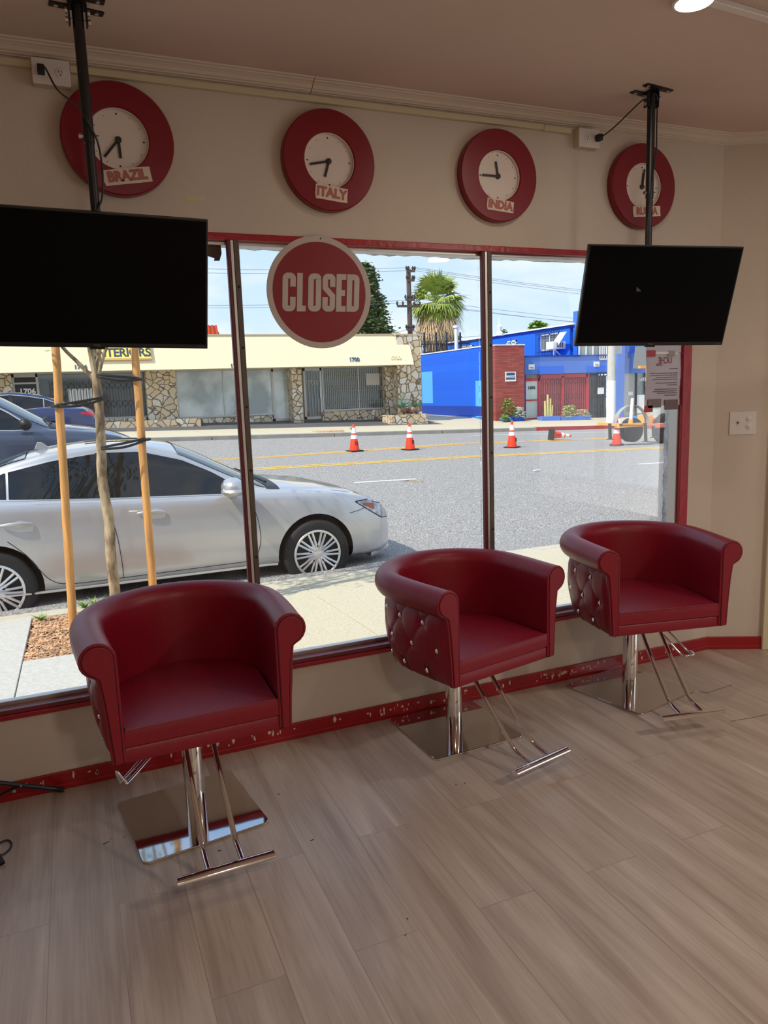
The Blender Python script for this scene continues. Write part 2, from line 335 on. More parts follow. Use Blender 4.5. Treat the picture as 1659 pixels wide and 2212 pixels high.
def text(s, size, mat, parent, name, M4, extrude=.001, offset=0, shear=0, sxy=(1, 1), align='CENTER', mirror=False, spacing=1):
    cu = bpy.data.curves.new(name, 'FONT'); cu.body = s; cu.size = size; cu.extrude = extrude; cu.offset = offset; cu.shear = shear; cu.align_x = align; cu.align_y = 'CENTER'; cu.space_character = spacing; cu.resolution_u = 3
    t = bpy.data.objects.new(name+'_tmp', cu); COL.objects.link(t)
    bpy.context.view_layer.update(); dg = bpy.context.evaluated_depsgraph_get()
    me = bpy.data.meshes.new_from_object(t.evaluated_get(dg)); bpy.data.objects.remove(t)
    S4 = Matrix.Diagonal((sxy[0]*(-1 if mirror else 1), sxy[1], 1, 1)); me.transform(M4 @ S4)
    me.materials.clear(); me.materials.append(mat)
    o = bpy.data.objects.new(name, me); COL.objects.link(o)
    if parent is not None: o.parent = parent
    return o
# matrix that stands lettering up facing -Y (towards the room)
def FACE(x, y, z, roll=0): return Matrix.Translation((x, y, z)) @ Matrix.Rotation(roll, 4, 'Y') @ Matrix.Rotation(PI/2, 4, 'X')
def circle(r, n=48, cx=0, cz=0): return [(cx+r*math.cos(2*PI*k/n), cz+r*math.sin(2*PI*k/n)) for k in range(n)]
def catmull(pts, n):
    pts = [Vector(p) for p in pts]; out = []
    for i in range(len(pts)-1):
        p0 = pts[max(0, i-1)]; p1 = pts[i]; p2 = pts[i+1]; p3 = pts[min(len(pts)-1, i+2)]
        for k in range(n):
            t = k/n; out.append(.5*((2*p1)+(p2-p0)*t+(2*p0-5*p1+4*p2-p3)*t*t+(3*p1-p0-3*p2+p3)*t**3))
    out.append(pts[-1]); return out
def ribbon(path, w):   # flat thick stroke around a 2-D path -> polygon
    P = [Vector(p) for p in path]; Lf = []; Rt = []
    for i, p in enumerate(P):
        if i == 0: d = (P[1]-p).normalized(); n = Vector((-d.y, d.x)); k = 1
        elif i == len(P)-1: d = (p-P[-2]).normalized(); n = Vector((-d.y, d.x)); k = 1
        else:
            a = (p-P[i-1]).normalized(); b = (P[i+1]-p).normalized(); n = Vector((-(a+b).y, (a+b).x)).normalized(); k = 1/max(.5, n.dot(Vector((-a.y, a.x))))
        Lf.append(p+n*w/2*k); Rt.append(p-n*w/2*k)
    return Lf, Rt
def ribbon_mesh(mb, path, w, y0, y1, T=None):
    Lf, Rt = ribbon(path, w)
    def V(p, y): q = Vector((p.x, y, p.y)); return T @ q if T is not None else q
    for i in range(len(path)-1):
        a, b, c, d = Lf[i], Rt[i], Rt[i+1], Lf[i+1]
        mb.hexa([V(a, y0), V(a, y1), V(b, y0), V(b, y1), V(d, y0), V(d, y1), V(c, y0), V(c, y1)])
# ================================================================ THE ROOM
ZC = 2.531; CX = 2.985; XL, YB, XR = -2.4, -7.0, 5.25
WX0, WX1, WZ0, WZ1 = -1.45, 2.815, .312, 1.985    # window opening
b = MB(); b.box(XL, XR, YB, 0, -.05, 0); struct('floor', b, M['floor'])
b = MB(); b.box(XL, XR, YB, .12, ZC, ZC+.06); struct('ceiling', b, M['ceiling'])
b = MB(); b.box(XL-.1, WX0, 0, .12, -.05, ZC); b.box(WX1, CX+.25, 0, .12, -.05, ZC); b.box(WX0, WX1, 0, .12, WZ1, ZC); b.box(WX0, WX1, 0, .12, -.05, WZ0)
struct('wall_front', b, M['wall'])
# outer face and parapet of our own building, in grey stucco with a rough edge round the opening
RX = 2.80
b = MB(); b.box(XL-.1, WX0, .12, .14, -.2, 3.1); b.box(RX, 4.5, .12, .14, -.2, 3.1); b.box(WX0, RX, .12, .14, 1.985, 3.1); b.box(WX0, RX, .12, .14, -.2, .28)
pr_ = []
rr = random.Random(3)
for i in range(121):
    x = WX0+(WX1-WX0)*i/120; pr_.append((x, 1.957+rr.uniform(-.004, .004)))
b.prism([(WX0, 1.99)]+pr_+[(WX1, 1.99)], .07, .13, 'xz')
pr_ = [(RX-.006+rr.uniform(-.005, .005), WZ0+(WZ1-WZ0)*i/120) for i in range(121)]
b.prism([(WX1+.1, WZ0)]+pr_+[(WX1+.1, WZ1)], .05, .139, 'xz')
struct('wall_exterior', b, M['stucco'])
wd_ = Vector((math.cos(R(-27)), math.sin(R(-27)), 0)); wn = Vector((-math.sin(R(27)), -math.cos(R(27)), 0))  # along the angled wall, and its inward normal
TW = Matrix.Translation((CX, 0, 0)) @ Matrix.Rotation(R(-27), 4, 'Z')   # local x along the angled wall, local -y into the room
DW = .275
b = MB(); b.box(0, DW+.08, 0, .1, -.05, ZC, T=TW); b.box(DW+.08, DW+1.0, 0, .1, 2.2, ZC, T=TW); b.box(DW+1.0, 2.55, 0, .1, -.05, ZC, T=TW); struct('wall_right', b, M['wall'])
b = MB(); b.box(XR, XR+.1, YB, -2.6-.1, -.05, .3); b.box(XR, XR+.1, YB, -1.0, 2.45, ZC); b.box(XR, XR+.1, -2.2, -1.0, -.05, ZC); b.box(XR, XR+.1, YB, -5.0, -.05, ZC); struct('wall_side', b, M['wall'])
b = MB(); b.box(XL-.1, XL, YB, 0, -.05, ZC); struct('wall_left', b, M['wall'])
b = MB(); b.box(XL, XR, YB-.1, YB, -.05, ZC); struct('wall_back', b, M['wall'])
# door frame and door in the angled wall
dr = empty('door_1', TW @ Vector((DW, 0, 0)), R(-27), kind='structure')
b = MB(); b.box(0, .035, -.03, .1, 0, 2.24); b.box(.035, .07, -.012, .1, 0, 2.2); b.box(0, 1.0, -.03, .1, 2.2, 2.25); b.box(.93, 1.0, -.03, .1, 0, 2.2); b.build('door_frame', M['door'], dr, bevel=.004)
b = MB(); b.box(.075, .925, .02, .06, .012, 2.195); b.build('door_leaf', M['door'], dr, bevel=.003)
b = MB(); b.tube([(.85, .02, 1.0), (.85, -.04, 1.0), (.76, -.045, 1.0)], .01); b.build('door_handle', M['alu'], dr, smooth=True)
# crown moulding: profile (distance from wall, drop below ceiling)
cp = [(0, -.034), (.006, -.034), (.008, -.031), (.016, -.030), (.020, -.026), (.026, -.024), (.034, -.016), (.046, -.010), (.054, -.008), (.056, -.005), (.066, -.004), (.070, 0), (0, 0)]
def crown(name, p0, p1, inward, m0, m1):
    rings = []
    for p, mi_ in ((p0, m0), (p1, m1)):
        rings.append([Vector(p)+Vector(inward)*d+Vector(mi_)*d+Vector((0, 0, z*1.0)) for d, z in cp])
    b = MB(); b.loft(rings); return struct(name, b, M['crown'])
k = math.tan(R(13.5))
crown('trim_1', (XL, 0, ZC), (.93, 0, ZC), (0, -1, 0), (0, 0, 0), (0, 0, 0))
crown('trim_2', (.9325, 0, ZC), (CX, 0, ZC), (0, -1, 0), (0, 0, 0), (-k, 0, 0))
e1 = Vector((CX, 0, ZC))+wd_*2.3
crown('trim_3', (CX, 0, ZC), e1, wn, wd_*k, (0, 0, 0))
# baseboards, red with chipped patches
def chips(name, T, x0, x1, seed, parent, spots):
    rr = random.Random(seed); b = MB()
    for (cx, n, w) in spots:
        for _ in range(n):
            x = cx+rr.uniform(-w, w); z = rr.uniform(.008, .062); s1 = rr.uniform(.003, .012); s2 = rr.uniform(.004, .02)
            poly = [(x+s1*math.cos(a)*rr.uniform(.5, 1.1), max(.002, z+s2*math.sin(a)*rr.uniform(.5, 1.1))) for a in [k*2*PI/7 for k in range(7)]]
            b.prism(poly, -.0136, -.0132, 'xz', T=T)
    o = b.build(name, M['tape'], parent); return o
b = MB(); b.box(XL, CX, -.013, 0, 0, .066); b.box(XL, CX, -.016, 0, .0, .02)
bb = struct('baseboard_front', b, M['redchip'], bevel=.002)
b = MB()
rr = random.Random(5)
for (cx, n, w) in [(.45, 9, .12), (.68, 6, .08), (1.02, 5, .12), (1.2, 12, .1), (1.45, 10, .12), (1.75, 5, .08), (2.02, 22, .12), (2.25, 8, .08), (.1, 4, .2), (2.62, 5, .14), (-.2, 5, .2)]:
    for _ in range(n):
        x = cx+rr.uniform(-w, w); z = rr.uniform(.024, .056); s1 = rr.uniform(.002, .009); s2 = rr.uniform(.003, .016)
        b.prism([(x+s1*math.cos(a)*rr.uniform(.5, 1.1), z+s2*math.sin(a)*rr.uniform(.5, 1.1)) for a in [k*2*PI/7 for k in range(7)]], -.0136, -.0128, 'xz')
b.build('chipped_paint', M['race'], bb)
b = MB(); b.box(0, DW, -.013, 0, 0, .066, T=TW); b.box(0, DW, -.016, 0, .0, .02, T=TW); struct('baseboard_right', b, M['redchip'], bevel=.002)
# ---- shop window
w = empty('window_1', (0, 0, 0), kind='structure')
b = MB(); b.box(WX0, WX1, -.004, .03, 1.965, WZ1+.004); b.build('top_trim', M['redpaint'], w, bevel=.002)
b = MB(); b.box(2.765, WX1+.003, -.008, .012, WZ0, 1.967); b.build('side_trim', M['redpaint'], w, bevel=.002)
b = MB(); b.box(WX0, WX1+.003, -.014, .03, .300, .318); b.build('sill_lip', M['redpaint'], w, bevel=.003)
b = MB(); b.box(WX0, 2.768, -.006, .045, .318, .335); b.build('sill', M['silltop'], w, bevel=.002)
b = MB(); b.box(WX0, 2.768, .045, .075, .318, .350); b.build('glazing_bead', M['alu'], w, bevel=.002)
b = MB(); b.box(WX0, 2.768, .03, .08, 1.952, 1.966); b.box(2.756, 2.800, .014, .07, .33, 1.96); b.build('glazing_bead', M['alu'], w, bevel=.002)
def mullion(x, hw=.0225):
    b = MB(); b.box(x+.002, x+hw, -.004, .02, .33, 1.966); b.build('mullion', M['bronze'], w, bevel=.002)
    b = MB(); b.box(x-.010, x+.002, -.002, .022, .33, 1.966); b.build('mullion_strip', M['alu'], w, bevel=.002)
    b = MB(); b.box(x-hw, x-.010, .0, .022, .33, 1.966); b.box(x+.004, x+.012, .02, .066, .33, 1.966); b.build('mullion_back', M['darkred'], w, bevel=.003)
    for z in (.42, .78, 1.12, 1.36, 1.58, 1.80): b = MB(); b.lathe([(.005, 0), (.005, .002), (.003, .003)], (x+.013, -.004, z), 'y', 10); b.build('screw', M['blackmatte'], w)
for x in (-.40, .607, 1.676): mullion(x)
for x0, x1 in ((-1.45, -.40), (-.40, .607), (.607, 1.676), (1.676, 2.765)):
    b = MB(); b.box(x0+.005, x1-.005, .060, .066, .33, 1.965); b.build('glass_pane', M['glass'], w)
# torn dark film hanging at the top of the second pane
b = MB(); p = [(.40, 1.955), (.574, 1.955), (.575, 1.925), (.570, 1.912), (.566, 1.900), (.545, 1.899), (.548, 1.908), (.52, 1.916), (.49, 1.920), (.40, 1.915)]
b.prism(p, .052, .0535, 'xz'); tag(b.build('torn_film', pbr('brown film', rgb(92, 70, 66), .6)), 'torn brown film scrap in the top corner of the window beside the left television', 'film')
# unseen side opening on the right, added to light the room: glazed
w2 = empty('added_window', (XR, 0, 0), kind='structure')
b = MB(); b.box(0, .08, -5.0, -2.2, .3, .36); b.box(0, .08, -5.0, -2.2, 2.39, 2.45); b.box(0, .08, -5.0, -4.94, .3, 2.45); b.box(0, .08, -2.26, -2.2, .3, 2.45); b.box(0, .08, -3.63, -3.57, .3, 2.45); b.build('window_frame', M['bronze'], w2)
b = MB(); b.box(.03, .036, -4.94, -2.26, .36, 2.39); b.build('glass_pane', M['glass'], w2)
# ceiling lights; the left rear and rearmost ones are added
for i, (x, y, pw) in enumerate(LAMPS):
    t = empty('ceiling_light', (x, y, ZC), label=['round flush ceiling light at the top right edge of the photo', 'added round flush ceiling light above the left of the room, behind the camera', 'round flush ceiling light above the right of the room, behind the camera', 'added round flush ceiling light furthest from the shop window'][i], cat='ceiling light', group='ceiling lights')
    k_ = .62 if i == 0 else 1; b = MB(); b.lathe([(.10*k_, 0), (.10*k_, -.018), (.088*k_, -.02), (.088*k_, 0)], n=32); b.build('light_rim', M['white'], t, smooth=True)
    b = MB(); b.lathe([(.087*k_, -.004), (.087*k_, -.019), (.06*k_, -.024), (.001, -.026)], n=32); b.build('diffuser', M['lamp'], t, smooth=True)
    ld = bpy.data.lights.new('ceiling_light_glow', 'AREA'); ld.shape = 'DISK'; ld.size = .18 if i else .08; ld.energy = pw; ld.color = (1, .89, .78)
    lo = bpy.data.objects.new('ceiling_light_glow', ld); COL.objects.link(lo); lo.location = (x, y, ZC-.035); lo.visible_glossy = True
# ---- cable raceway and outlet boxes
t = empty('cable_raceway', (0, 0, 0), label='cream plastic cable raceway running under the crown moulding', cat='raceway')
b = MB(); b.box(XL, -.008, -.02, 0, 2.464, 2.486); b.box(.106, 1.95, -.02, 0, 2.464, 2.486); b.build('cover_strip', M['race'], t, bevel=.003)
b = MB(); b.box(1.95, 2.09, -.022, 0, 2.462, 2.484); b.build('cover_strip', M['race'], t, bevel=.003)
def outlet(x0, x1, z0, z1, label, plugx, upx, two):
    t = empty('outlet_box', ((x0+x1)/2, 0, (z0+z1)/2), label=label, cat='outlet', group='surface outlet boxes by the crown moulding')
    hw, hh = (x1-x0)/2, (z1-z0)/2
    b = MB(); b.box(-hw, hw, -.034, 0, -hh, hh); b.build('box_body', M['race'], t, bevel=.002)
    b = MB(); b.box(-hw-.001, hw+.001, -.041, -.034, -hh-.001, hh+.001); b.build('cover_plate', M['white'], t, bevel=.003)
    for ux in upx:
        b = MB(); b.lathe([(.0165, .041), (.0165, .0425), (.0155, .043)], (ux, 0, 0), 'y', 20); f = b.build('socket', M['white'], t, smooth=True)
        b = MB(); b.box(ux-.006, ux-.0045, -.0435, -.0428, -.002, .006); b.box(ux+.0035, ux+.005, -.0435, -.0428, -.002, .006); b.lathe([(.0022, .0428), (.0022, .0436)], (ux, 0, -.008), 'y', 8); b.build('socket_slots', M['blackmatte'], f)
    return t
outlet(-.007, .104, 2.412, 2.488, 'white surface outlet box left of the black pole, above the BRAZIL clock', 0, (-.03, .028), 1)
outlet(2.115, 2.222, 2.408, 2.482, 'white surface outlet box between the INDIA and RUSSIA clocks', 0, (-.012, .03), 1)
# switch plate on the angled wall
t = empty('switch_plate', TW @ Vector((.138, 0, 1.182)), R(-27), label='white light switch and double socket plate on the narrow right wall', cat='switch plate')
b = MB(); b.box(-.065, .065, -.006, 0, -.058, .058); b.build('wall_plate', M['white'], t, bevel=.003)
b = MB(); b.box(-.030, -.020, -.0065, -.006, -.012, .012); b.build('switch_slot', M['race'], t); b = MB(); b.box(-.028, -.022, -.016, -.006, .0, .007); b.build('toggle', M['bronze'], t)
for z in (.019, -.019):
    b = MB(); b.lathe([(.0165, .006), (.0165, .0078), (.015, .0085)], (.03, 0, z), 'y', 20); s_ = b.build('socket', M['white'], t, smooth=True)
    b = MB(); b.box(.022, .038, -.0135, -.008, z-.006, z+.004); b.build('plug_cover', M['white'], s_, bevel=.001)
for z in (.028, -.028): b = MB(); b.lathe([(.002, .006), (.002, .0068)], (-.025, 0, z), 'y', 8); b.build('screw', M['alu'], t)
# old tape on the wall
b = MB(); b.box(AY(402, 428, 0).x, AY(431, 428, 0).x, -.0012, 0, AY(415, 434, 0).z, AY(415, 423, 0).z); tag(b.build('tape_scrap', M['tape']), 'short yellowed tape scrap on the wall right of the BRAZIL clock', 'tape')
b = MB(); b.box(AY(431.5, 428, 0).x, AY(443, 428, 0).x, -.001, 0, AY(437, 434, 0).z, AY(437, 425, 0).z); tag(b.build('tape_scrap', M['crown']), 'pale torn tape end touching the yellowed scrap', 'tape')
# little screw holes in ceiling
for i, (px, py) in enumerate(((1339, 229), (1350, 224), (1366, 228), (912, 116), (884, 135), (857, 104))):
    pass
# ---- clocks
def ring(b, r0, r1, y0, y1, n=72, ch=.004):
    prof = [(r0, y0), (r0, y1-ch), (r0+ch, y1), (r1-ch, y1), (r1, y1-ch), (r1, y0)]
    rings = []
    for k in range(n):
        a = 2*PI*k/n; rings.append([Vector((r*math.cos(a), -y, r*math.sin(a))) for r, y in prof])
    rings.append(rings[0]); b.loft(rings, True, False)
def clock(x, z, name, hm, lab, label, lz, rough):
    t = empty('wall_clock', (x, 0, z), label=label, cat='clock', group='round red wall clocks above the window')
    b = MB(); ring(b, .098, .181, .002, .036); b.build('clock_rim', M['clockred'], t, smooth=True)
    b = MB(); b.lathe([(.099, .004), (.099, .018)], axis='y', n=48); f = b.build('clock_face', M['clockface'], t)
    b = MB(); ring(b, .0955, .0985, .016, .031, ch=.001); b.build('inner_bezel', M['white'], t, smooth=True)
    for k in range(12):
        a = k*PI/6; r = .0032 if k % 3 == 0 else .0016; b = MB(); b.lathe([(r, .018), (r, .0186)], (.083*math.sin(a), 0, .083*math.cos(a)), 'y', 12)
        b.build('hour_dot', M['hand'], f)
    for (a, ln, w_, nm, yy) in ((hm[0], .058, .0045, 'hour_hand', .021), (hm[1], .076, .004, 'minute_hand', .023)):
        b = MB(); T = Matrix.Rotation(R(a), 4, 'Y'); b.box(-w_, w_, -yy-.0015, -yy, 0, ln, T=T); b.build(nm, M['hand'], t)
    b = MB(); b.lathe([(.0105, .018), (.0105, .025), (.008, .026)], axis='y', n=20); b.build('hub', M['hand'], t, smooth=True)
    # peeling country label, tilted
    (dx, dz, wd2, ht, roll) = lab
    T = Matrix.Translation((dx, 0, dz)) @ Matrix.Rotation(R(roll), 4, 'Y')
    rr = random.Random(name); P = [(-wd2/2+.004, -ht/2-.002), (-wd2/2, -ht*.2), (-wd2/2+.001, ht/2), (wd2*.1, ht/2+.0012), (wd2/2, ht/2), (wd2/2-.001, 0), (wd2/2, -ht/2), (wd2*.2, -ht/2-.001), (-wd2*.3, -ht/2-.001)]
    b = MB(); b.prism(P, -.0385, -.0365, 'xz', T=T); g = b.build('name_label', M['tag'], t)
    text(name, lz[0], M['tagtext'], g, 'lettering', T @ FACE(0, -.0388, 0), .0003, .0027, sxy=(lz[1], 1))
    return t
clock(.238, 2.268, 'BRAZIL', (177, 220), (.018, -.118, .158, .048, -9), 'red wall clock labelled BRAZIL, half behind the left black pole', (.044, .92), 1)
clock(.985, 2.260, 'ITALY', (197, 258), (0, -.118, .128, .050, 6), 'red wall clock labelled ITALY, above the round CLOSED sign', (.046, .98), 1)
clock(1.722, 2.261, 'INDIA', (350, 270), (.0, -.118, .128, .044, 5), 'red wall clock labelled INDIA, second from the right', (.044, .98), 1)
clock(2.477, 2.272, 'RUSSIA', (6, 8), (.014, -.108, .158, .044, -4), 'red wall clock labelled RUSSIA, behind the right black pole', (.042, .90), 1)
# ---- CLOSED sign
t = empty('closed_sign', (.929, -.012, 1.783), label='round red and white CLOSED sign hanging in front of the window', cat='sign')
b = MB(); b.lathe([(.209, 0), (.209, .004)], axis='y', n=72); b.build('sign_board', M['signwhite'], t)
b = MB(); b.lathe([(.1865, .004), (.1865, .0048)], axis='y', n=72); b.build('red_disc', M['signred'], t)
def arc(cx, cz, r, a0, a1, n=5): return [(cx+r*math.cos(R(a0+(a1-a0)*k/n)), cz+r*math.sin(R(a0+(a1-a0)*k/n))) for k in range(n+1)]
b = MB()
hh, lw, sw = .0705, .0235, .0215   # half height, half width between stroke centres, stroke width
hc = hh-sw/2; hw_ = .0150; r_ = .010
sh = Matrix(((1, 0, .07, 0), (0, 1, 0, 0), (0, 0, 1, 0), (0, 0, 0, 1)))
def put(path, cx): ribbon_mesh(b, path, sw, -.0056, -.0048, Matrix.Translation((cx, -.00004*len(b.v) if False else 0, 0)) @ sh)
Cp = [(hw_, .020)]+arc(hw_-r_, hc-r_, r_, 0, 90)+arc(-hw_+r_, hc-r_, r_, 90, 180)+arc(-hw_+r_, -hc+r_, r_, 180, 270)+arc(hw_-r_, -hc+r_, r_, 270, 360)+[(hw_, -.018)]
Op = arc(hw_-r_, hc-r_, r_, 0, 90)+arc(-hw_+r_, hc-r_, r_, 90, 180)+arc(-hw_+r_, -hc+r_, r_, 180, 270)+arc(hw_-r_, -hc+r_, r_, 270, 360)+[(hw_, hc-r_)]
Sp = [(hw_, .022)]+arc(hw_-r_, hc-r_, r_, 0, 90)+arc(-hw_+r_, hc-r_, r_, 90, 180)+[(-hw_, .018), (hw_, -.012)]+arc(hw_-r_, -hc+r_, r_, 360, 270)+arc(-hw_+r_, -hc+r_, r_, 270, 180)+[(-hw_, -.017)]
xs_ = [-.1235, -.0705, -.0225, .0345, .0850, .1340]
hw_ = .0150
put(Cp, xs_[0]); put([(-.0110, hh), (-.0110, -hh)], xs_[1]); put([(-.0110+sw/2, -hh+sw/2), (.0130, -hh+sw/2)], xs_[1]); put(Op, xs_[2]); put(Sp, xs_[3])
put([(-.0095, hh), (-.0095, -hh)], xs_[4]); [put([(-.0095+sw/2, z), (.0195-(.004 if z == 0 else 0), z)], xs_[4]) for z in (hh-sw/2, 0, -hh+sw/2)]
Dp = [(-hw_, -hh), (-hw_, hh)]; put(Dp, xs_[5]); put([(-hw_+sw/2, hc)]+arc(hw_-r_, hc-r_, r_, 90, 0)+arc(hw_-r_, -hc+r_, r_, 0, -90)+[(-hw_+sw/2, -hc)], xs_[5])
b.build('lettering', M['signwhite'], t)
b = MB(); b.lathe([(.003, .004), (.003, .0055)], (.012, 0, .199), 'y', 8); b.build('hanging_hole', M['blackmatte'], t)
# ---- notice sheet taped to the glass (seen from behind), red tape
Y_ = .006
P0 = AY(1397, 765, Y_); P1 = AY(1471, 765, Y_); P2 = AY(1468, 880, Y_); P3 = AY(1397, 878, Y_)
t = empty('window_notice', (P0.x, Y_, P3.z), label='grey sheet of notice paper taped to the right pane, print showing reversed', cat='notice')
sw_ = P1.x-P0.x; sh_ = P0.z-P3.z
b = MB(); n = 8
for i in range(n):
    z0, z1 = sh_*i/n, sh_*(i+1)/n; b.box(0, sw_, .002*math.sin(i), .0026+.002*math.sin(i), z0, z1)
b.box(0, sw_, -.0005, .0045, sh_+.004, sh_+.1)
b.build('sheet', M['paper'], t)
text('UCHE', .036, pbr('reversed red print', rgb(150, 66, 76), .7), t, 'logo_lettering', FACE(sw_*.53, -.003, sh_*.87), .0002, 0, sxy=(.95, 1.2), mirror=True, spacing=.9)
text('HAIR', .018, pbr('faint red print', rgb(160, 90, 98), .7), t, 'logo_lettering', FACE(sw_*.36, -.003, sh_*.79), .0002, 0, mirror=True)
b = MB(); rr = random.Random(2)
for (z, ln) in ((.71, .25), (.63, .74), (.59, .74), (.55, .62), (.51, .68), (.44, .62), (.40, .28), (.32, .66), (.28, .64), (.245, .5), (.20, .36)):
    x = sw_*.9
    while x > sw_*(.9-ln):
        l_ = rr.uniform(.005, .016); b.box(max(x-l_, sw_*.03), x, -.0032, -.0028, sh_*z-.0018, sh_*z+.0018); x -= l_+.003
b.build('print_lines', pbr('grey print', rgb(112, 100, 104), .7), t)
def tape(x0, y0, x1, y1, mat, label, Yp=.001):
    a = AY(x0, y0, Yp); c = AY(x1, y1, Yp); b = MB(); b.box(a.x, c.x, Yp, Yp+.002, c.z, a.z); return tag(b.build('window_tape', mat), label, 'tape', 'tape pieces holding the notice')
tape(1397, 757, 1416, 770, M['redtape'], 'red tape square on the top left corner of the window notice')
tape(1392, 877, 1410, 890, M['redtape'], 'red tape square on the bottom left corner of the window notice')
tape(1417, 760, 1444, 765, M['whitepaint'], 'white tape strip along the top of the window notice')
tape(1444, 758, 1458, 769, pbr('brown tape', rgb(160, 146, 132), .5), 'tan tape square near the top right of the window notice')
tape(1436, 864, 1464, 884, pbr('smoky tape', rgb(112, 92, 92), .5), 'brown tape patch on the bottom right of the window notice')
tape(1400, 863, 1428, 880, pbr('grey tape', rgb(122, 112, 110), .5), 'dark grey tape patch at the bottom of the window notice')
# ---- televisions on ceiling poles
def tv_mount(x, y, zbot, label):
    t = empty('tv_mount', (x, y, ZC), label=label, cat='tv mount', group='black ceiling poles')
    b = MB()
    for (dx, dy, a) in ((0, -.035, 8), (0, .035, 8)):
        T = Matrix.Translation((dx, dy, 0)) @ Matrix.Rotation(R(a), 4, 'Z')
        b.prism([(-.075, -.012), (-.07, -.014), (.07, -.014), (.075, -.012), (.075, .012), (.07, .014), (-.07, .014), (-.075, .012)], -.004, 0, 'xy', T=T)
    b.box(-.022, .022, -.045, .045, -.006, -.0035); cb = b.build('ceiling_bracket', M['black'], t)
    for dx in (-.055, .055):
        for dy in (-.035, .035): b = MB(); b.lathe([(.007, -.004), (.007, -.007), (.003, -.009)], (dx, dy+dx*.14, 0), 'z', 8); b.build('bolt', M['bolt'], cb)
    for x0_ in (-.026, .021): b = MB(); b.box(x0_, x0_+.005, -.016, .016, -.062, -.004); b.build('yoke_cheek', M['black'], t, bevel=.002)
    for z in (-.026, -.05):
        b = MB(); b.tube([(-.033, 0, z), (.033, 0, z)], .004); b.lathe([(.008, -.034), (.008, -.027)], (0, 0, z), 'x', 6); b.lathe([(.008, .027), (.008, .034)], (0, 0, z), 'x', 6); b.build('bolt', M['bolt'], t, smooth=True)
    b = MB(); b.lathe([(.0155, -.01), (.0155, zbot-ZC+.25), (.0135, zbot-ZC+.249), (.0135, zbot-ZC)], n=24); b.build('pole', M['black'], t, smooth=True)
    b = MB(); zc_ = zbot-ZC+.27; b.tube([(-.028, 0, zc_), (.028, 0, zc_)], .0035); b.lathe([(.007, -.028), (.007, -.019)], (0, 0, zc_), 'x', 6); b.lathe([(.007, .019), (.007, .028)], (0, 0, zc_), 'x', 6); b.build('height_bolt', M['bolt'], t, smooth=True)
    b = MB(); b.box(-.04, .04, -.035, -.012, zbot-ZC-.14, zbot-ZC+.02); b.box(-.1, .1, -.05, -.03, zbot-ZC-.12, zbot-ZC-.1); b.build('screen_bracket', M['black'], t)
    return t
def television(loc, rot, label):
    w_, h_ = .665/2, .3925/2
    t = empty('television', loc, rot=rot, label=label, cat='television', group='wall of two switched-off televisions')
    b = MB(); b.box(-w_, w_, -.006, .012, -h_, h_); b.build('bezel', M['bezel'], t, bevel=.002)
    b = MB(); b.box(-w_+.006, w_-.006, -.0066, -.006, -h_+.014, h_-.006); b.build('screen', M['screen'], t)
    b = MB(); b.box(-w_*.7, w_*.7, .012, .045, -h_*.75, h_*.55); b.build('back_housing', M['bezel'], t, bevel=.012)
    b = MB(); b.box(-.022, .022, -.0065, .0, -h_-.005, -h_); b.build('sensor', M['bezel'], t)
    text('TCL', .0085, M['logo'], t, 'logo_lettering', FACE(0, -.0068, -h_+.007), .0002, .0002, sxy=(1.25, 1)); text('Roku TV', .005, M['logo'], t, 'logo_lettering', FACE(w_-.022, -.0068, -h_+.007), .0001)
    return t
tv_mount(.129, -.341, 1.90, 'black pole hanging from the ceiling in front of the BRAZIL clock')
tv_mount(2.229, -.343, 1.88, 'black pole hanging from the ceiling in front of the RUSSIA clock')
tv1 = television((.101, -.393, 1.750), (R(20), R(1.3), R(-1.5)), 'black flat television cut by the left edge, switched off')
tv2 = television((2.236, -.398, 1.740), (R(16.3), R(.8), R(-12.2)), 'black flat television tilted down in front of the right window pane, switched off')
def cord(pts, r, label, plug=None, n=8, owner=None):
    if owner is not None:
        t = empty('power_cord'); bpy.context.view_layer.update(); t.parent = owner; t.matrix_parent_inverse = owner.matrix_world.inverted(); t.location = pts[0]
    else: t = empty('floor_cable', pts[0], label=label, cat='cable')
    P = [Vector(p)-Vector(pts[0]) for p in pts]
    b = MB(); b.tube(catmull(P, 6), r, n); b.build('cable', M['cableblack'], t, smooth=True)
    if plug:
        b = MB(); b.box(-.011, .011, -.028, .0, -.014, .012); b.build('plug', M['blackmatte'], t, bevel=.003)
    return t
cord([(.019, -.043, 2.448), (.03, -.085, 2.445), (.06, -.12, 2.37), (.10, -.25, 2.29), (.118, -.362, 2.225), (.135, -.365, 2.19), (.153, -.345, 2.15), (.158, -.345, 2.07), (.15, -.35, 2.0), (.13, -.362, 1.95), (.125, -.345, 1.90)], .0028, 'black power cord from the left outlet box winding down the left pole', True, owner=tv1)
cord([(2.206, -.043, 2.445), (2.215, -.07, 2.448), (2.215, -.15, 2.462), (2.212, -.25, 2.49), (2.208, -.33, 2.506), (2.235, -.36, 2.512), (2.252, -.35, 2.48), (2.252, -.35, 2.39), (2.243, -.36, 2.30), (2.225, -.362, 2.2), (2.213, -.358, 2.08), (2.21, -.355, 1.96), (2.22, -.35, 1.90)], .0028, 'black power cord from the right outlet box along the right pole', True, owner=tv2)

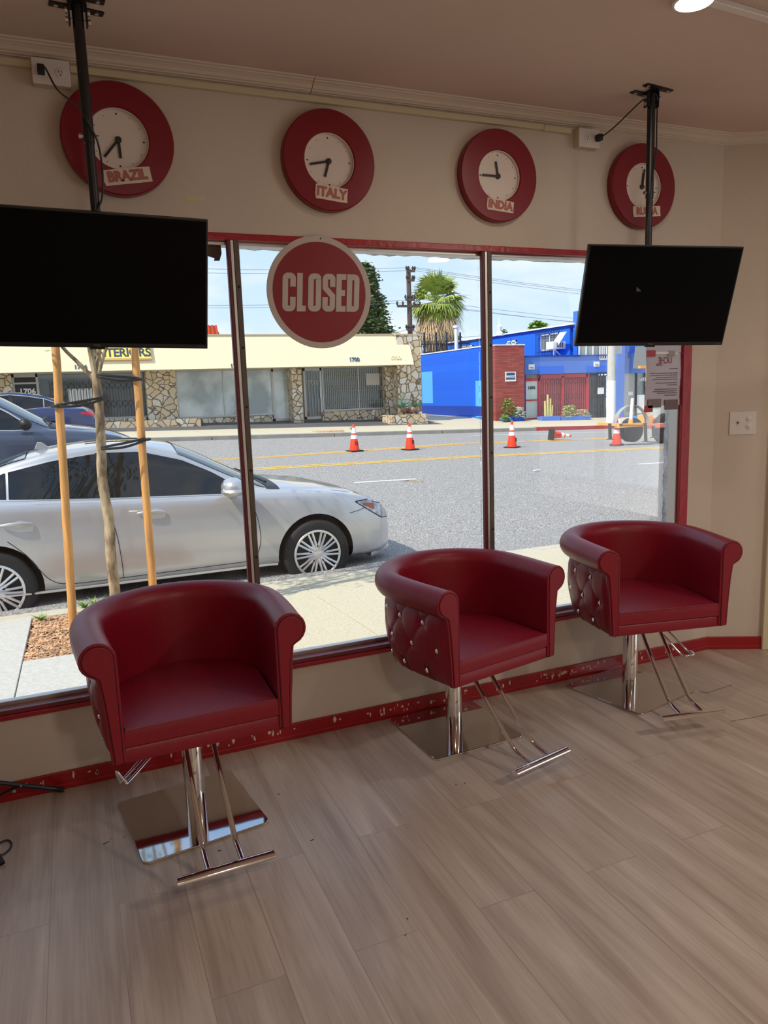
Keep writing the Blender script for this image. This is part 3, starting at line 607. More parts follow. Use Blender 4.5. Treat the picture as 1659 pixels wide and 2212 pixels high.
# slim white strip along the ceiling at the top right
b = MB(); a, c = AZ(1532, -6, ZC), AZ(1665, 33, ZC); d = (c-a).normalized(); q = Vector((-d.y, d.x, 0))*.014
b.hexa([p+s_+Vector((0, 0, z)) for p in (a-d*.3, c+d*1.5) for s_ in (-q, q) for z in (-.018, 0)]); tag(b.build('ceiling_strip', M['white'], bevel=.003), 'slim white strip on the ceiling at the top right corner of the photo', 'track')
# ================================================================ STYLING CHAIRS
RI, YC, FA = .226, -.044, .305       # inner half width, centre of the round back, distance to the front
ROLLC, ROLLR = (.050, .695), .050
FLARE = .014
def plan(s, d):   # s in 0..1 along the tub from left front to right front, d = distance outside the inner wall
    r = RI+d; straight = FA+YC; arcl = PI*(RI+.05); tot = 2*straight+arcl; u = s*tot
    if u < straight: f = FLARE*math.sin(PI/2*u/straight); return Vector((-r-f, -FA+u, 0)), Vector((-1, 0, 0))
    if u > straight+arcl: f = FLARE*math.sin(PI/2*(tot-u)/straight); return Vector((r+f, YC-(u-straight-arcl), 0)), Vector((1, 0, 0))
    a = PI-(u-straight)/(RI+.05); n = Vector((math.cos(a), math.sin(a), 0)); return Vector((0, YC, 0))+n*r+Vector((FLARE*n.x*abs(n.x), 0, 0)), n
def arm_poly(ins=0):
    p = [(ins, .384), (ins, .64)]
    for k in range(0, 15): a = R(180-k*16.5); p.append((ROLLC[0]+(ROLLR-ins)*math.cos(a), ROLLC[1]+(ROLLR-ins)*math.sin(a)))
    p += [(.058-ins, .642), (.050-ins, .58), (.044-ins, .5), (.038-ins, .384)]; return p
def outline(ins, front):
    pts = [Vector((-(RI-ins), -FA+front, 0))]
    for k in range(0, 25):
        a = PI-PI*k/24; pts.append(Vector(((RI-ins)*math.cos(a)+FLARE*math.cos(a)*abs(math.cos(a)), YC+(RI-ins)*math.sin(a), 0)))
    pts.append(Vector((RI-ins, -FA+front, 0)))
    for k in range(1, 12): pts.append(Vector(((RI-ins)*(1-k/6), -FA+front, 0)))
    return pts
def chair(x, y, rz, dz, prot, lever, label, poff=0):
    t = empty('styling_chair', (x, y, 0), rz, label=label, cat='salon chair', group='red tub styling chairs along the shop window')
    up = lambda ps: [p+Vector((0, 0, dz)) for p in ps]
    # inner wall + rolled top edge
    NS = 90; prof = [(.0, .40), (.0, .50), (.0, .60), (.0, .66)]
    for k in range(0, 16): a = R(180-k*15); prof.append((ROLLC[0]+ROLLR*math.cos(a), ROLLC[1]+ROLLR*math.sin(a)))
    prof += [(.056, .640)]
    rings = []
    for i in range(NS+1):
        ring = []
        for d, z in prof:
            p, n = plan(i/NS, d)
            wr = .0006*math.sin(i*.55+z*20)*math.exp(-((z-.72)/.05)**2)
            ring.append(p+n*wr+Vector((0, 0, z+dz+.012*math.sin(PI*i/NS))))
        rings.append(ring)
    b = MB(); b.loft(rings, False, False); b.build('rolled_tub_back', M['leather'], t, smooth=True)
    # tufted outside with buttons
    Lt = 2*(FA+YC)+PI*(RI+.05); s0 = .125; sp = .132; rows = ((.604, 0), (.511, .5), (.418, 0)); btn = []
    for z, off in rows:
        k = 0
        while True:
            u = s0-.065+off*sp+k*sp if off else s0+k*sp
            if off: u = s0+.066+(k-1)*sp
            k += 1
            if u < .05: continue
            if u > Lt-.05: break
            btn.append((u, z))
    NU, NV = 220, 34; segs = []
    for i, (u, z) in enumerate(btn):
        for j in range(len(btn)):
            u2, z2 = btn[j]
            if abs(z2-z) > .05 and z2 < z and abs(abs(u2-u)-.066) < .02: segs.append((u, z, u2, z2))
    for (u, z) in btn:   # seams running off to the top and bottom edges
        if z > .55: segs += [(u, z, u-.035, .65), (u, z, u+.035, .65)]
        if z < .45: segs += [(u, z, u-.03, .384), (u, z, u+.03, .384)]
    S = np.array(segs); Bn = np.array(btn)
    rings = []
    for i in range(NU+1):
        ring = []
        for j in range(NV+1):
            v = j/NV; z = .652-(.652-.380)*v; u = Lt*i/NU
            d0 = .055-.020*v**1.6-.012*(v**6)
            db = np.sqrt((Bn[:, 0]-u)**2+(Bn[:, 1]-z)**2).min()
            ax, az, bx, bz = S.T; tt = np.clip(((u-ax)*(bx-ax)+(z-az)*(bz-az))/((bx-ax)**2+(bz-az)**2), 0, 1)
            dl = np.sqrt((ax+tt*(bx-ax)-u)**2+(az+tt*(bz-az)-z)**2).min()
            edge = min(1, u/.03, (Lt-u)/.03)*min(1, v*8, (1-v)*8+.2)
            d = d0+.010*math.sin(PI*min(1, max(0, v)))*min(1, u/.1, (Lt-u)/.1)+.0075*edge*(1-math.exp(-(db/.024)**2))-.0018*math.exp(-(dl/.004)**2)-.0015*math.exp(-(dl/.012)**2)-.003
            p, n = plan(u/Lt, d); ring.append(p+Vector((0, 0, z+dz)))
        p, n = plan(i/NU, 0); ring.append(p+Vector((0, 0, .382+dz)))
        rings.append(ring)
    b = MB(); b.loft(rings, False, False); tp = b.build('tufted_outside', M['leather'], t, smooth=True)
    def surf(u, z):
        v = (.652-z)/(.652-.380); return .055-.020*v**1.6-.0035+.010*math.sin(PI*min(1, max(0, v)))*max(0, min(1, u/.1, (Lt-u)/.1))
    b = MB()
    for a_ in segs:
        pts = []
        for k in range(9):
            q = k/8; u = a_[0]+(a_[2]-a_[0])*q; z = a_[1]+(a_[3]-a_[1])*q
            if u < .004 or u > Lt-.004: continue
            p, n = plan(u/Lt, surf(u, z)-.003 + .0045*math.sin(PI*q)**.6); pts.append(p+Vector((0, 0, z+dz)))
        if len(pts) > 2: b.tube(pts, .0011, 5)
    b.build('tuft_seams', M['seam'], tp)
    for (u, z) in btn:
        p, n = plan(u/Lt, surf(u, z)-.0005); p = p+Vector((0, 0, z+dz))
        b = MB(); q = n.to_track_quat('Z', 'Y').to_matrix().to_4x4(); T = Matrix.Translation(p) @ q
        b.lathe([(.0092, 0), (.0092, .002), (.0075, .003)], n=14, T=T, mi=0); b.lathe([(.0072, .002), (.006, .005), (.003, .0068), (.0003, .007)], n=7, T=T, mi=1)
        b.build('crystal_button', [M['chrome'], M['crystal']], tp)
    # seam under the roll
    b = MB(); pts = []
    for i in range(61):
        p, n = plan(i/60, .057); pts.append(p+Vector((0, 0, .646+dz+.010*math.sin(PI*i/60))))
    b.tube(pts, .0016, 6); b.build('roll_seam', M['seam'], t)
    # arm front panels
    for s in (-1, 1):
        poly = [(s*(RI+d), z+dz) for d, z in arm_poly(-.001)]
        b = MB(); b.prism(poly, -FA-.004, -FA+.012, 'xz'); ap = b.build('arm_front', M['leather'], t, bevel=.004, seg=3)
        poly = [(s*(RI+d), z+dz) for d, z in arm_poly(.0085)]
        b = MB(); b.prism(poly, -FA-.0075, -FA-.002, 'xz'); b.build('arm_panel', M['leather'], ap, bevel=.003, seg=3)
        b = MB(); pts = [Vector((s*(RI+d), -FA-.0052, z+dz)) for d, z in arm_poly(.0075)]; b.tube(pts, .0013, 6); b.build('piping', M['seam'], ap)
    # seat base and cushion
    b = MB(); lv = [(.0, .380), (-.001, .384), (-.001, .418), (.003, .423)]
    b.loft([[p+Vector((0, 0, z+dz)) for p in outline(i_, .003+i_)] for i_, z in lv], True, True); b.build('seat_base', M['leather'], t, smooth=True)
    b = MB(); lv = [(.006, .424), (.0015, .428), (.001, .45), (.0015, .474), (.005, .480)]
    rings = [[p+Vector((0, 0, z+dz)) for p in outline(i_, -.003+i_)] for i_, z in lv]
    base = rings[-1]; c = Vector((0, -.06, 0))
    for q, zz in ((.9, .4835), (.7, .487), (.45, .489), (.2, .490), (.02, .490)): rings.append([Vector((c.x+(p.x-c.x)*q, c.y+(p.y-c.y)*q, zz+dz)) for p in base])
    b.loft(rings, True, True); cu = b.build('seat_cushion', M['leather'], t, smooth=True)
    b = MB(); b.tube([(-RI+.002, -FA-.003, .479+dz), (0, -FA-.004, .480+dz), (RI-.002, -FA-.003, .479+dz)], .002, 8); b.build('piping', M['leather'], cu, smooth=True)
    b = MB(); b.box(-.13, .13, -.13, .13, .362+dz, .382+dz); b.build('seat_plate', M['black'], t)
    # chrome column on the square base plate (stands at its own angle)
    T = Matrix.Translation((poff, 0, 0)) @ Matrix.Rotation(prot-rz, 4, 'Z'); sq = []
    for cx, cy, a0 in ((.185, .185, 0), (-.185, .185, 90), (-.185, -.185, 180), (.185, -.185, 270)):
        for k in range(6): a = R(a0+18*k); sq.append((cx+.02*math.cos(a), cy+.02*math.sin(a)))
    b = MB(); b.prism(sq, 0, .009, 'xy', T=T); b.build('base_plate', M['steel'], t, bevel=.002)
    b = MB(); b.lathe([(.0335, .009), (.0335, .30), (.032, .302)], n=40); b.build('column', M['chrome'], t, smooth=True)
    b = MB(); b.lathe([(.024, .30), (.024, .375+dz)], n=32); b.build('piston', M['chrome'], t, smooth=True)
    b = MB(); b.lathe([(.037, .305+dz), (.037, .345+dz), (.034, .348+dz)], n=40); cl = b.build('collar', M['chrome'], t, smooth=True)
    # pump lever: a long bent loop
    la, ext, dr, tip, lw = lever; la -= math.degrees(rz); d = Vector((math.cos(R(la)), math.sin(R(la)), 0)); q = Vector((-d.y, d.x, 0)); z0 = .330+dz
    P = [d*.03+q*.022*lw, d*.12+q*.03*lw, d*(ext-.02)+q*.035*lw+Vector((0, 0, -dr)), d*ext+q*.03*lw+Vector((0, 0, -dr+tip*.1)), d*(ext+.02)+Vector((0, 0, -dr+tip)), d*ext-q*.03*lw+Vector((0, 0, -dr+tip*.1)), d*(ext-.02)-q*.035*lw+Vector((0, 0, -dr)), d*.12-q*.03*lw, d*.03-q*.022*lw]
    b = MB(); b.tube(catmull([p+Vector((0, 0, z0)) for p in P], 5), .0045, 10); lv_ = b.build('pump_lever', M['chrome'], t, smooth=True)
    b = MB(); b.tube([q*.04+d*.02+Vector((0, 0, z0)), -q*.04+d*.02+Vector((0, 0, z0))], .007, 10); b.tube([-d*.055+Vector((0, 0, z0)), -d*.02+Vector((0, 0, z0))], .009, 10); b.build('lever_pivot', M['chrome'], lv_, smooth=True)
    # foot rest
    for s in (-1, 1):
        b = MB(); P = [(s*.040, -.04, .368), (s*.040, -.13, .366), (s*.042, -.165, .345), (s*.043, -.20, .30), (s*.046, -.36, .148), (s*.047, -.395, .118), (s*.048, -.43, .105), (s*.048, -.475, .096)]
        b.tube(catmull([Vector(p)+Vector((0, 0, dz)) for p in P], 5), .0085, 12); b.build('footrest_tube', M['chrome'], t, smooth=True)
    b = MB(); rings = []
    for xx in (-.138, .138):
        rings.append([Vector((xx, -.487+.017*math.cos(2*PI*k/20), .094+dz+.0105*math.sin(2*PI*k/20))) for k in range(20)])
    b.loft(rings); b.build('foot_bar', M['chrome'], t, smooth=True, bevel=.001)
    return t
chair(.274, -.390, R(1.6), 0, R(7.6), (-138, .31, .055, .045, .35), 'red tub styling chair nearest the camera on the left, its plain seat front facing out', -.018)
chair(1.357, -.229, R(12.4), -.038, R(2.4), (150, .13, .02, 0, 1), 'middle red tub styling chair with jewelled tufted side, lowest of the three')
chair(2.270, -.239, R(-11.9), -.003, R(12.2), (-62, .26, .10, 0, 1), 'red tub styling chair on the right by the corner, beside the red window trim')
# ---- black stand at the left edge
t = empty('tripod_stand', (-.45, -.17, 0), label='black tripod stand with thin braced legs at the left edge of the floor', cat='tripod')
b = MB(); b.tube([(0, 0, .07), (0, 0, 1.1)], .012); b.build('pole', M['black'], t, smooth=True)
b = MB(); b.lathe([(.02, .16), (.02, .215)], n=16); b.box(-.03, .03, -.012, .012, .17, .205); b.build('leg_hub', M['black'], t)
for (fx, fy) in ((.30, .135), (.13, -.258), (-.30, .10)):
    d = Vector((fx, fy, 0)); b = MB(); a = d.normalized()*.02+Vector((0, 0, .185)); e_ = d+Vector((0, 0, .009)); b.tube([a, e_], .008, 8)
    lg = b.build('leg', M['black'], t, smooth=True)
    b = MB(); b.tube([e_-(e_-a).normalized()*.03, e_], .0095, 8); b.build('rubber_foot', M['blackmatte'], lg, smooth=True)
    b = MB(); mid = a+(e_-a)*.55; b.tube([mid, Vector((d.normalized().x*.012, d.normalized().y*.012, .075))], .005, 6); b.build('brace', M['black'], t, smooth=True)
    b = MB(); b.ball(mid+Vector((0, -.009, .002)), .004, 5); b.build('rivet', M['bolt'], t)
cord([(-.42, -.30, .004), (-.36, -.30, .004), (-.318, -.285, .004), (-.302, -.32, .004), (-.315, -.36, .004), (-.36, -.38, .004), (-.43, -.36, .004)], .003, 'thin black cord looping over the floor at the left edge')
# small dark specks and scuffs on the floor
b = MB(); rr = random.Random(11)
for (px, py, ln, an) in ((229, 1821, .02, 20), (240, 1812, .004, 0), (268, 1808, .005, 0), (674, 1815, .012, 15), (602, 1716, .008, 0), (474, 1838, .01, 0), (985, 1695, .005, 0), (1004, 1692, .006, 0), (1265, 1642, .004, 0), (876, 2020, .004, 0), (880, 1985, .004, 0)):
    p = AZ(px, py, 0); T = Matrix.Translation(p) @ Matrix.Rotation(R(an), 4, 'Z'); b.box(-ln/2, ln/2, -.0015, .0015, .0002, .0010, T=T)
for pts in (((1511, 1494), (1527, 1497), (1582, 1479)), ((1578, 1558), (1620, 1551), (1659, 1543))):
    q = [AZ(px, py, .0006) for px, py in pts]; b.tube(q, .0009, 4)
tag(b.build('floor_debris', M['blackmatte']), 'tiny dark hair clippings and scuff marks on the wood floor', 'debris', kind='stuff')
# ================================================================ OUTDOORS: ground
PY = [.2, 3.6, 3.75, 3.76, 9.7, 12.3, 15.2, 20.4, 20.45, 20.65, 24.6, 25.6, 27, 34, 60]
PZ = [-.129, -.283, -.29, -.46, -.225, -.105, -.09, .06, .06, .20, .25, .30, .45, .55, 1.0]
def gz(X, Y): return float(np.interp(Y, PY, PZ)) - float(np.interp(Y, [4, 9.7, 12.3, 20.6], [.004, .018, .02, .028]))*(X-5 if Y > 3.755 else X*.6)
def G(px, py):
    z = -.2
    for _ in range(40): p = AZ(px, py, z); z = .5*z+.5*gz(p.x, p.y)
    return AZ(px, py, z)
def sheet(b, x0, x1, y0, y1, dz=0, th=.06, nx=1, ny=1, f=gz):
    for i in range(nx):
        for j in range(ny):
            a, c = x0+(x1-x0)*i/nx, x0+(x1-x0)*(i+1)/nx; d, e_ = y0+(y1-y0)*j/ny, y0+(y1-y0)*(j+1)/ny
            b.hexa([(x, y, f(x, y)+dz+o) for x in (a, c) for y in (d, e_) for o in (-th, 0)])
def near(X, Y): return -.12-.0453*Y-.0024*X
BX0, BX1, BY0, BY1 = -.425, 1.0, 2.28, 3.55
g_ = .006
b = MB(); bn = MB()
rows = [(.14, 1.53), (1.53, 3.55)]; cols = [-7, -5.2, -2.9, BX0, BX1, 1.755, 4.1, 6.5, 9, 12, 16, 22]
for i in range(len(cols)-1):
    x0, x1 = cols[i]+g_/2, cols[i+1]-g_/2
    sheet(b, x0, x1, .14, 1.53-g_/2, f=near, ny=2)
    if cols[i] == BX0: sheet(bn, x0, x1, 1.53+g_/2, BY0-g_, f=near)
    elif cols[i] < BX0: sheet(bn, x0, x1, 1.53+g_/2, 3.55-g_, f=near, ny=2)
    else: sheet(b, x0, x1, 1.53+g_/2, 3.55-g_, f=near, ny=2)
sidewalk = struct('sidewalk_near', b, M['concrete'], bevel=.004); struct('sidewalk_patch', bn, M['concretenew'], bevel=.004)
b = MB(); sheet(b, -7, 22, .14, 3.6, dz=-.05, th=.02, f=near); struct('sidewalk_bed', b, M['joint'])
b = MB()
for i in range(14): x0 = -7+i*2.07; b.hexa([(x, y, near(x, y)+o) for x in (x0+.004, x0+2.062) for y in (3.55, 3.74) for o in (-.34, 0)])
struct('kerb_near', b, M['kerb'], bevel=.01)
b = MB(); sheet(b, BX0, BX1, BY0, BY1, dz=-.028, th=.02, f=near); struct('tree_bed_soil', b, M['soil'])
b = MB(); nx, ny = 40, 14
ys = [3.72, 5, 6.5, 8, 9.7, 11, 12.3, 13.7, 15.2, 17, 18.7, 20.47]
for i in range(25):
    for j in range(len(ys)-1): sheet(b, -40+4*i, -36+4*i, ys[j], ys[j+1])
struct('road', b, M['asphalt'])
b = MB(); bb_ = MB()
for i in range(25):
    x0, x1 = -40+4*i, -36+4*i
    b.hexa([(x, y, gz(x, 20.66)+o) for x in (x0+.01, x1-.01) for y in (20.45, 20.65) for o in (-.3, 0)])
struct('kerb_far', b, M['farkerb'], bevel=.015)
b = MB()
for i in range(50):
    x0 = -40+2*i; sheet(b, x0+.01, x0+1.99, 20.66, 22.4); sheet(b, x0+.01, x0+1.99, 22.41, 24.55)
struct('sidewalk_far', b, M['concrete'])
b = MB(); sheet(b, -40, 14.2, 24.56, 27.0, nx=8, ny=3); sheet(b, -40, 60, 20.66, 24.6, dz=-.02, nx=8, ny=2); struct('shop_apron', b, M['darkasphalt'])
b = MB(); sheet(b, 14.2, 17, 24.56, 42, nx=1, ny=6); sheet(b, 16.8, 60, 24.56, 27, nx=8); sheet(b, -40, 80, 27, 75, dz=-.05, nx=10, ny=6); struct('driveway', b, M['concrete'])
# road paint: measured where it lies on the asphalt
def line(b, pts, w_, n=8, off=.004):
    P = [G(*p) for p in pts]; ext = []
    for i in range(len(P)-1):
        for k in range(n): ext.append(P[i]+(P[i+1]-P[i])*k/n)
    ext.append(P[-1])
    for a, c in zip(ext[:-1], ext[1:]):
        for s0, s1 in w_: b.add([(a.x, a.y+s0, gz(a.x, a.y+s0)+off), (c.x, c.y+s0, gz(c.x, c.y+s0)+off), (c.x, c.y+s1, gz(c.x, c.y+s1)+off), (a.x, a.y+s1, gz(a.x, a.y+s1)+off)], [(0, 1, 2, 3)])
dbl = [(-.17, -.05), (.05, .17)]
b = MB(); line(b, [(300, 1026), (624, 1009), (1000, 987.5), (1435, 967), (1700, 955)], dbl, 14); line(b, [(200, 1006), (548, 989.5), (1000, 958.5), (1435, 943), (1700, 934)], dbl, 14)
tag(struct('yellow_road_lines', b, M['yellow']))
b = MB(); line(b, [(765, 1043), (900, 1034.8)], [(-.05, .05)]); line(b, [(1379, 1003), (1560, 992)], [(-.05, .05)]); line(b, [(733, 948), (857, 944.6)], [(-.05, .05)]); line(b, [(857, 944), (1500, 929)], [(-.04, .04)]); line(b, [(560, 945), (700, 942)], [(-.05, .05)])
struct('white_road_lines', b, M['whiteline'])
b = MB()
P = [G(1172, 930), G(1240, 927), G(1310, 924.5), G(1420, 921)]
for a, c in zip(P[:-1], P[1:]): b.hexa([(p.x, y, gz(p.x, 20.66)+o) for p in (a, c) for y in (20.42, 20.67) for o in (-.15, .006)])
struct('red_kerb_paint', b, M['redkerb'])
# small litter on the road
for (px, py, s, lab, mat) in ((893, 1042, .2, 'bent dry twig lying on the road beside the white dash', M['treebark']), (1160, 1017, .07, 'small white scrap of litter on the asphalt', M['whitepaint'])):
    p = G(px, py); b = MB()
    if mat is M['treebark']: b.tube(catmull([(-.16, .08, .02), (-.05, .1, .03), (.06, 0, .02), (.16, -.1, .015)], 4), .008, 6)
    else: b.box(-s, s, -.04, .04, .003, .012)
    o = b.build('road_litter', mat); o.location = (p.x, p.y, gz(p.x, p.y)+.004); tag(o, lab, 'litter')
# ---- bark mulch, weeds, stakes, young tree
b = MB(); rr = random.Random(4)
for _ in range(9500):
    x, y = rr.uniform(BX0+.01, BX1-.01), rr.uniform(BY0+.01, BY1-.01); T = Matrix.Translation((x, y, near(x, y)-.026+rr.uniform(-.004, .018))) @ Matrix.Rotation(rr.uniform(0, PI), 4, 'Z') @ Matrix.Rotation(rr.uniform(-.5, .5), 4, 'X') @ Matrix.Rotation(rr.uniform(-.4, .4), 4, 'Y')
    l_ = rr.uniform(.008, .028); w_ = rr.uniform(.003, .007); b.box(-l_, l_, -w_, w_, -.002, .002, T=T)
tag(b.build('bark_mulch', M['bark1']), 'brown bark mulch filling the square tree bed in the sidewalk', 'mulch', kind='stuff')
def weed(x, y, z, n, hgt, label, seed, spread=.8, wd3=.008, mat='leaf'):
    rr = random.Random(seed); b = MB()
    for k in range(n):
        a = rr.uniform(0, 2*PI); l_ = hgt*rr.uniform(.5, 1); d = Vector((math.cos(a), math.sin(a), 0))*spread; q = Vector((-d.y, d.x, 0)).normalized()
        prev = None; rings = []
        for i in range(5):
            s = i/4; c = d*l_*s*(.4+.6*s)+Vector((0, 0, l_*(s-.35*s*s*spread))); ww = wd3*math.sin(PI*min(.98, .25+s*.75))*1.2
            rings.append([c-q*ww, c+Vector((0, 0, ww*.3)), c+q*ww])
        b.loft(rings, False, False)
    o = b.build('weed', M[mat]); o.location = (x, y, z); return tag(o, label, 'plant')
p = AZ(88, 1332, -.25); weed(p.x, p.y, near(p.x, p.y)-.02, 46, .10, 'bright green weed tuft in the corner of the bark bed', 1, wd3=.004)
p = AZ(182, 1303, -.25); weed(p.x, p.y, near(p.x, p.y)-.02, 18, .13, 'small leafy weed behind the wooden stake near the kerb', 2, wd3=.008)
p = AZ(205, 1297, -.25); weed(p.x, p.y, near(p.x, p.y)-.02, 12, .15, 'thin weed with pale shoots against the kerb, right of the leafy weed', 3, wd3=.005)
def stake(x0, x1, y, label, seed):
    rr = random.Random(seed); b = MB(); pts = []; rad = []
    for k in range(13):
        s = k/12; z = -.27+2.55*s; pts.append((x0+(x1-x0)*s+rr.uniform(-.002, .002), y, z)); rad.append(.030-.003*s+rr.uniform(-.0008, .0008))
    b.tube(pts, rad, 14); o = b.build('tree_stake', M['stake'], smooth=True); return tag(o, label, 'stake', 'round wooden stakes holding the young tree')
stake(-.123, -.026, 2.85, 'left wooden stake beside the young tree, standing in the bark bed', 1)
stake(.452, .476, 2.85, 'right wooden stake beside the young tree, seen above the left chair', 2)
t = empty('young_tree', (.175, 2.85, -.262), label='young street tree with mottled trunk between two wooden stakes', cat='tree')
b = MB(); P = [(0, 0, 0), (.010, 0, .28), (.006, 0, .55), (.016, 0, .8), (-.002, 0, 1.1), (.012, 0, 1.35), (.022, 0, 1.6), (.02, 0, 1.86)]
q = catmull(P, 6); b.tube(q, [.040-.010*i/len(q)+.0015*math.sin(i*1.7) for i in range(len(q))], 14); b.build('trunk', M['treebark'], t, smooth=True)
lf = []
for (ex, ey, ez, r0) in ((-.28, .05, .36, .017), (-.05, -.05, .55, .022), (.09, .1, .5, .02), (.16, -.08, .46, .016), (.02, .16, .5, .02)):
    b = MB(); P = [(.02, 0, 1.80), (.02+ex*.35, ey*.3, 1.80+ez*.35), (.02+ex*.8, ey*.8, 1.80+ez*.8), (.02+ex*1.5, ey*1.6, 1.8+ez*1.9), (.02+ex*2.1, ey*2.6, 1.8+ez*2.6)]
    q = catmull(P, 5); b.tube(q, [r0*(1-.75*i/len(q)) for i in range(len(q))], 8); b.build('branch', M['treebark'], t, smooth=True); lf.append(P[3]); lf.append(P[4])
b = MB(); rr = random.Random(9)
for c in lf:
    for _ in range(130):
        p = Vector(c)+Vector((rr.gauss(0, .18), rr.gauss(0, .18), rr.gauss(.05, .16))); T = Matrix.Translation(p) @ Matrix.Rotation(rr.uniform(0, 6), 4, 'Z') @ Matrix.Rotation(rr.uniform(-1, 1), 4, 'X')
        b.prism([(-.03, 0), (0, .013), (.03, 0), (0, -.013)], 0, .0006, 'xy', T=T)
b.build('foliage', M['leaf'], t)
def tie(pa, pb, label, sag=.01):
    a = AY(*pa, 2.80); c = AY(*pb, 2.80); b = MB()
    for o_ in (-.006, .008):
        mid = (a+c)/2+Vector((0, -.02, -sag+o_*2)); P = catmull([a+Vector((0, .08, o_)), a+Vector((0, -.0, o_)), mid, c+Vector((0, 0, o_)), c+Vector((0, .08, o_))], 5); b.tube(P, .009, 6, flat=.35)
    b.tube(catmull([c+Vector((-.036, .09, 0)), c+Vector((-.04, .03, 0)), c+Vector((0, .0, 0)), c+Vector((.04, .03, 0)), c+Vector((.036, .09, 0))], 4), .010, 6)
    tag(b.build('tree_tie', M['blackmatte'], smooth=True), label, 'strap', 'black rubber tree ties')
tie((212, 812), (296, 819), 'upper black rubber tie from the trunk fork to the right stake'); tie((222, 861), (126, 877), 'black rubber tie from the trunk to the left stake'); tie((222, 968), (312, 950), 'lower black rubber tie from the trunk to the right stake')
# ---- traffic cones
def cone_mesh(t):
    b = MB(); b.prism([(-.17, -.18), (.17, -.18), (.18, -.17), (.18, .17), (.17, .18), (-.17, .18), (-.18, .17), (-.18, -.17)], 0, .03, 'xy'); b.build('cone_base', M['blackmatte'], t, bevel=.006)
    rad = lambda z: .135-(z-.03)*(.135-.028)/.68
    b = MB(); b.lathe([(rad(.03), .03), (rad(.69), .69), (.022, .705), (.018, .71), (.012, .70)], n=28); b.build('cone_body', M['cone'], t, smooth=True)
    for z0, z1 in ((.33, .43), (.475, .62)):
        b = MB(); b.lathe([(rad(z0)+.002, z0), (rad(z1)+.002, z1)], n=28); b.build('reflective_collar', M['reflective'], t, smooth=True)
    b = MB(); b.box(-.03, -.018, -.128, -.115, .17, .27); b.box(.015, .027, -.128, -.115, .16, .26); b.box(-.02, .0, -.128, -.118, .25, .262); b.build('marker_scrawl', M['blackmatte'], t)
cones = [((766, 975), 'traffic cone nearest the silver car, leftmost of the row on the yellow line'), ((886, 972), 'second traffic cone from the left, in front of the agave planter'), ((1106, 967), 'traffic cone standing just right of the right window mullion'), ((1332, 962), 'traffic cone standing in front of the orange trailer')]
proto = None
for i, (pp, lab) in enumerate(cones):
    p = G(*pp)
    if proto is None: proto = empty('traffic_cone', (0, 0, 0)); cone_mesh(proto); c = proto
    else: c = copy_tree(proto)
    c.location = (p.x, p.y, gz(p.x, p.y)+.003); c.rotation_euler = (0, 0, R(10+12*i)); tag(c, lab, 'traffic cone', 'orange traffic cones on the road')
c = copy_tree(proto); p = G(1190, 951); c.location = (p.x, p.y, gz(p.x, p.y)+.183); c.rotation_euler = (0, R(97), R(-8)); tag(c, 'fallen traffic cone lying on its side between two standing cones', 'traffic cone', 'orange traffic cones on the road')
p = G(1410, 952); c = copy_tree(proto); c.location = (p.x, p.y+1.5, gz(p.x, p.y+1.5)+.003); tag(c, 'traffic cone partly hidden behind the trailer wheels', 'traffic cone', 'orange traffic cones on the road')
# ================================================================ CARS (x forward, 0 = front hub; y across; z up from the road)
XS = [-3.90, -3.82, -3.6, -3.2, -2.75, -2.3, -1.85, -1.5, -1.2, -.9, -.6, -.3, 0, .3, .55, .75, .88, .96]
def cv(xs, zs): return lambda x: float(np.interp(x, xs, zs))
zc_ = cv([-3.9, -3.82, -3.6, -3.3, -2.9, -2.5, -2.1, -1.8, -1.5, -1.25, -1.0, -.7, -.42, -.2, .2, .45, .65, .8, .9, .96], [.75, .98, 1.08, 1.14, 1.30, 1.43, 1.49, 1.505, 1.50, 1.46, 1.35, 1.19, 1.045, 1.02, .965, .91, .84, .76, .68, .58])
zb_ = cv([-3.9, -3.6, -2.75, -1.9, -.75, -.3, .2, .5, .75, .9, .96], [.72, 1.02, 1.08, 1.035, .99, .965, .92, .86, .76, .62, .52])
wf_ = cv([-3.9, -3.82, -3.6, -3.2, -2.6, 0, .3, .55, .75, .88, .96], [.55, .72, .83, .885, .905, .905, .895, .86, .76, .62, .42])
zr_ = cv([-3.6, -3.2, -2.68, -2.3, -1.89, -1.55, -1.2, -.75, -.45, -.2], [1.05, 1.14, 1.35, 1.44, 1.475, 1.465, 1.36, 1.13, 1.0, .975])
yr_ = cv([-3.6, -3.0, -2.4, -1.9, -1.4, -.9, -.5, -.2, .5, .96], [.55, .56, .59, .61, .62, .68, .74, .72, .60, .25])
bot = cv([-3.9, -3.6, -3.2, 0, .5, .8, .96], [.38, .30, .25, .25, .24, .23, .28])
def section(x):
    w_, zb, zc, yr = wf_(x), zb_(x), zc_(x), yr_(x); zr = zr_(x) if -3.6 < x < -.2 else zb+(zc-zb)*.6
    b0 = bot(x); yr = min(yr, w_*.86)
    return [(w_*.86, b0), (w_*.965, b0+.05), (w_*.995, b0+.20), (w_*1.0, (b0+zb)/2+.02), (w_*.985, zb-.14), (w_*.955, zb-.035), (w_*.915, zb), (yr+(w_*.915-yr)*.28, zb+(zr-zb)*.66), (yr, zr), (yr*.86, zr+(zc-zr)*.45), (yr*.45, zr+(zc-zr)*.9), (0, zc)]
def smsec(x, n=4):
    s = section(x); P = [Vector((a, c, 0)) for a, c in s]; return [(p.x, p.y) for p in catmull(P, n)]
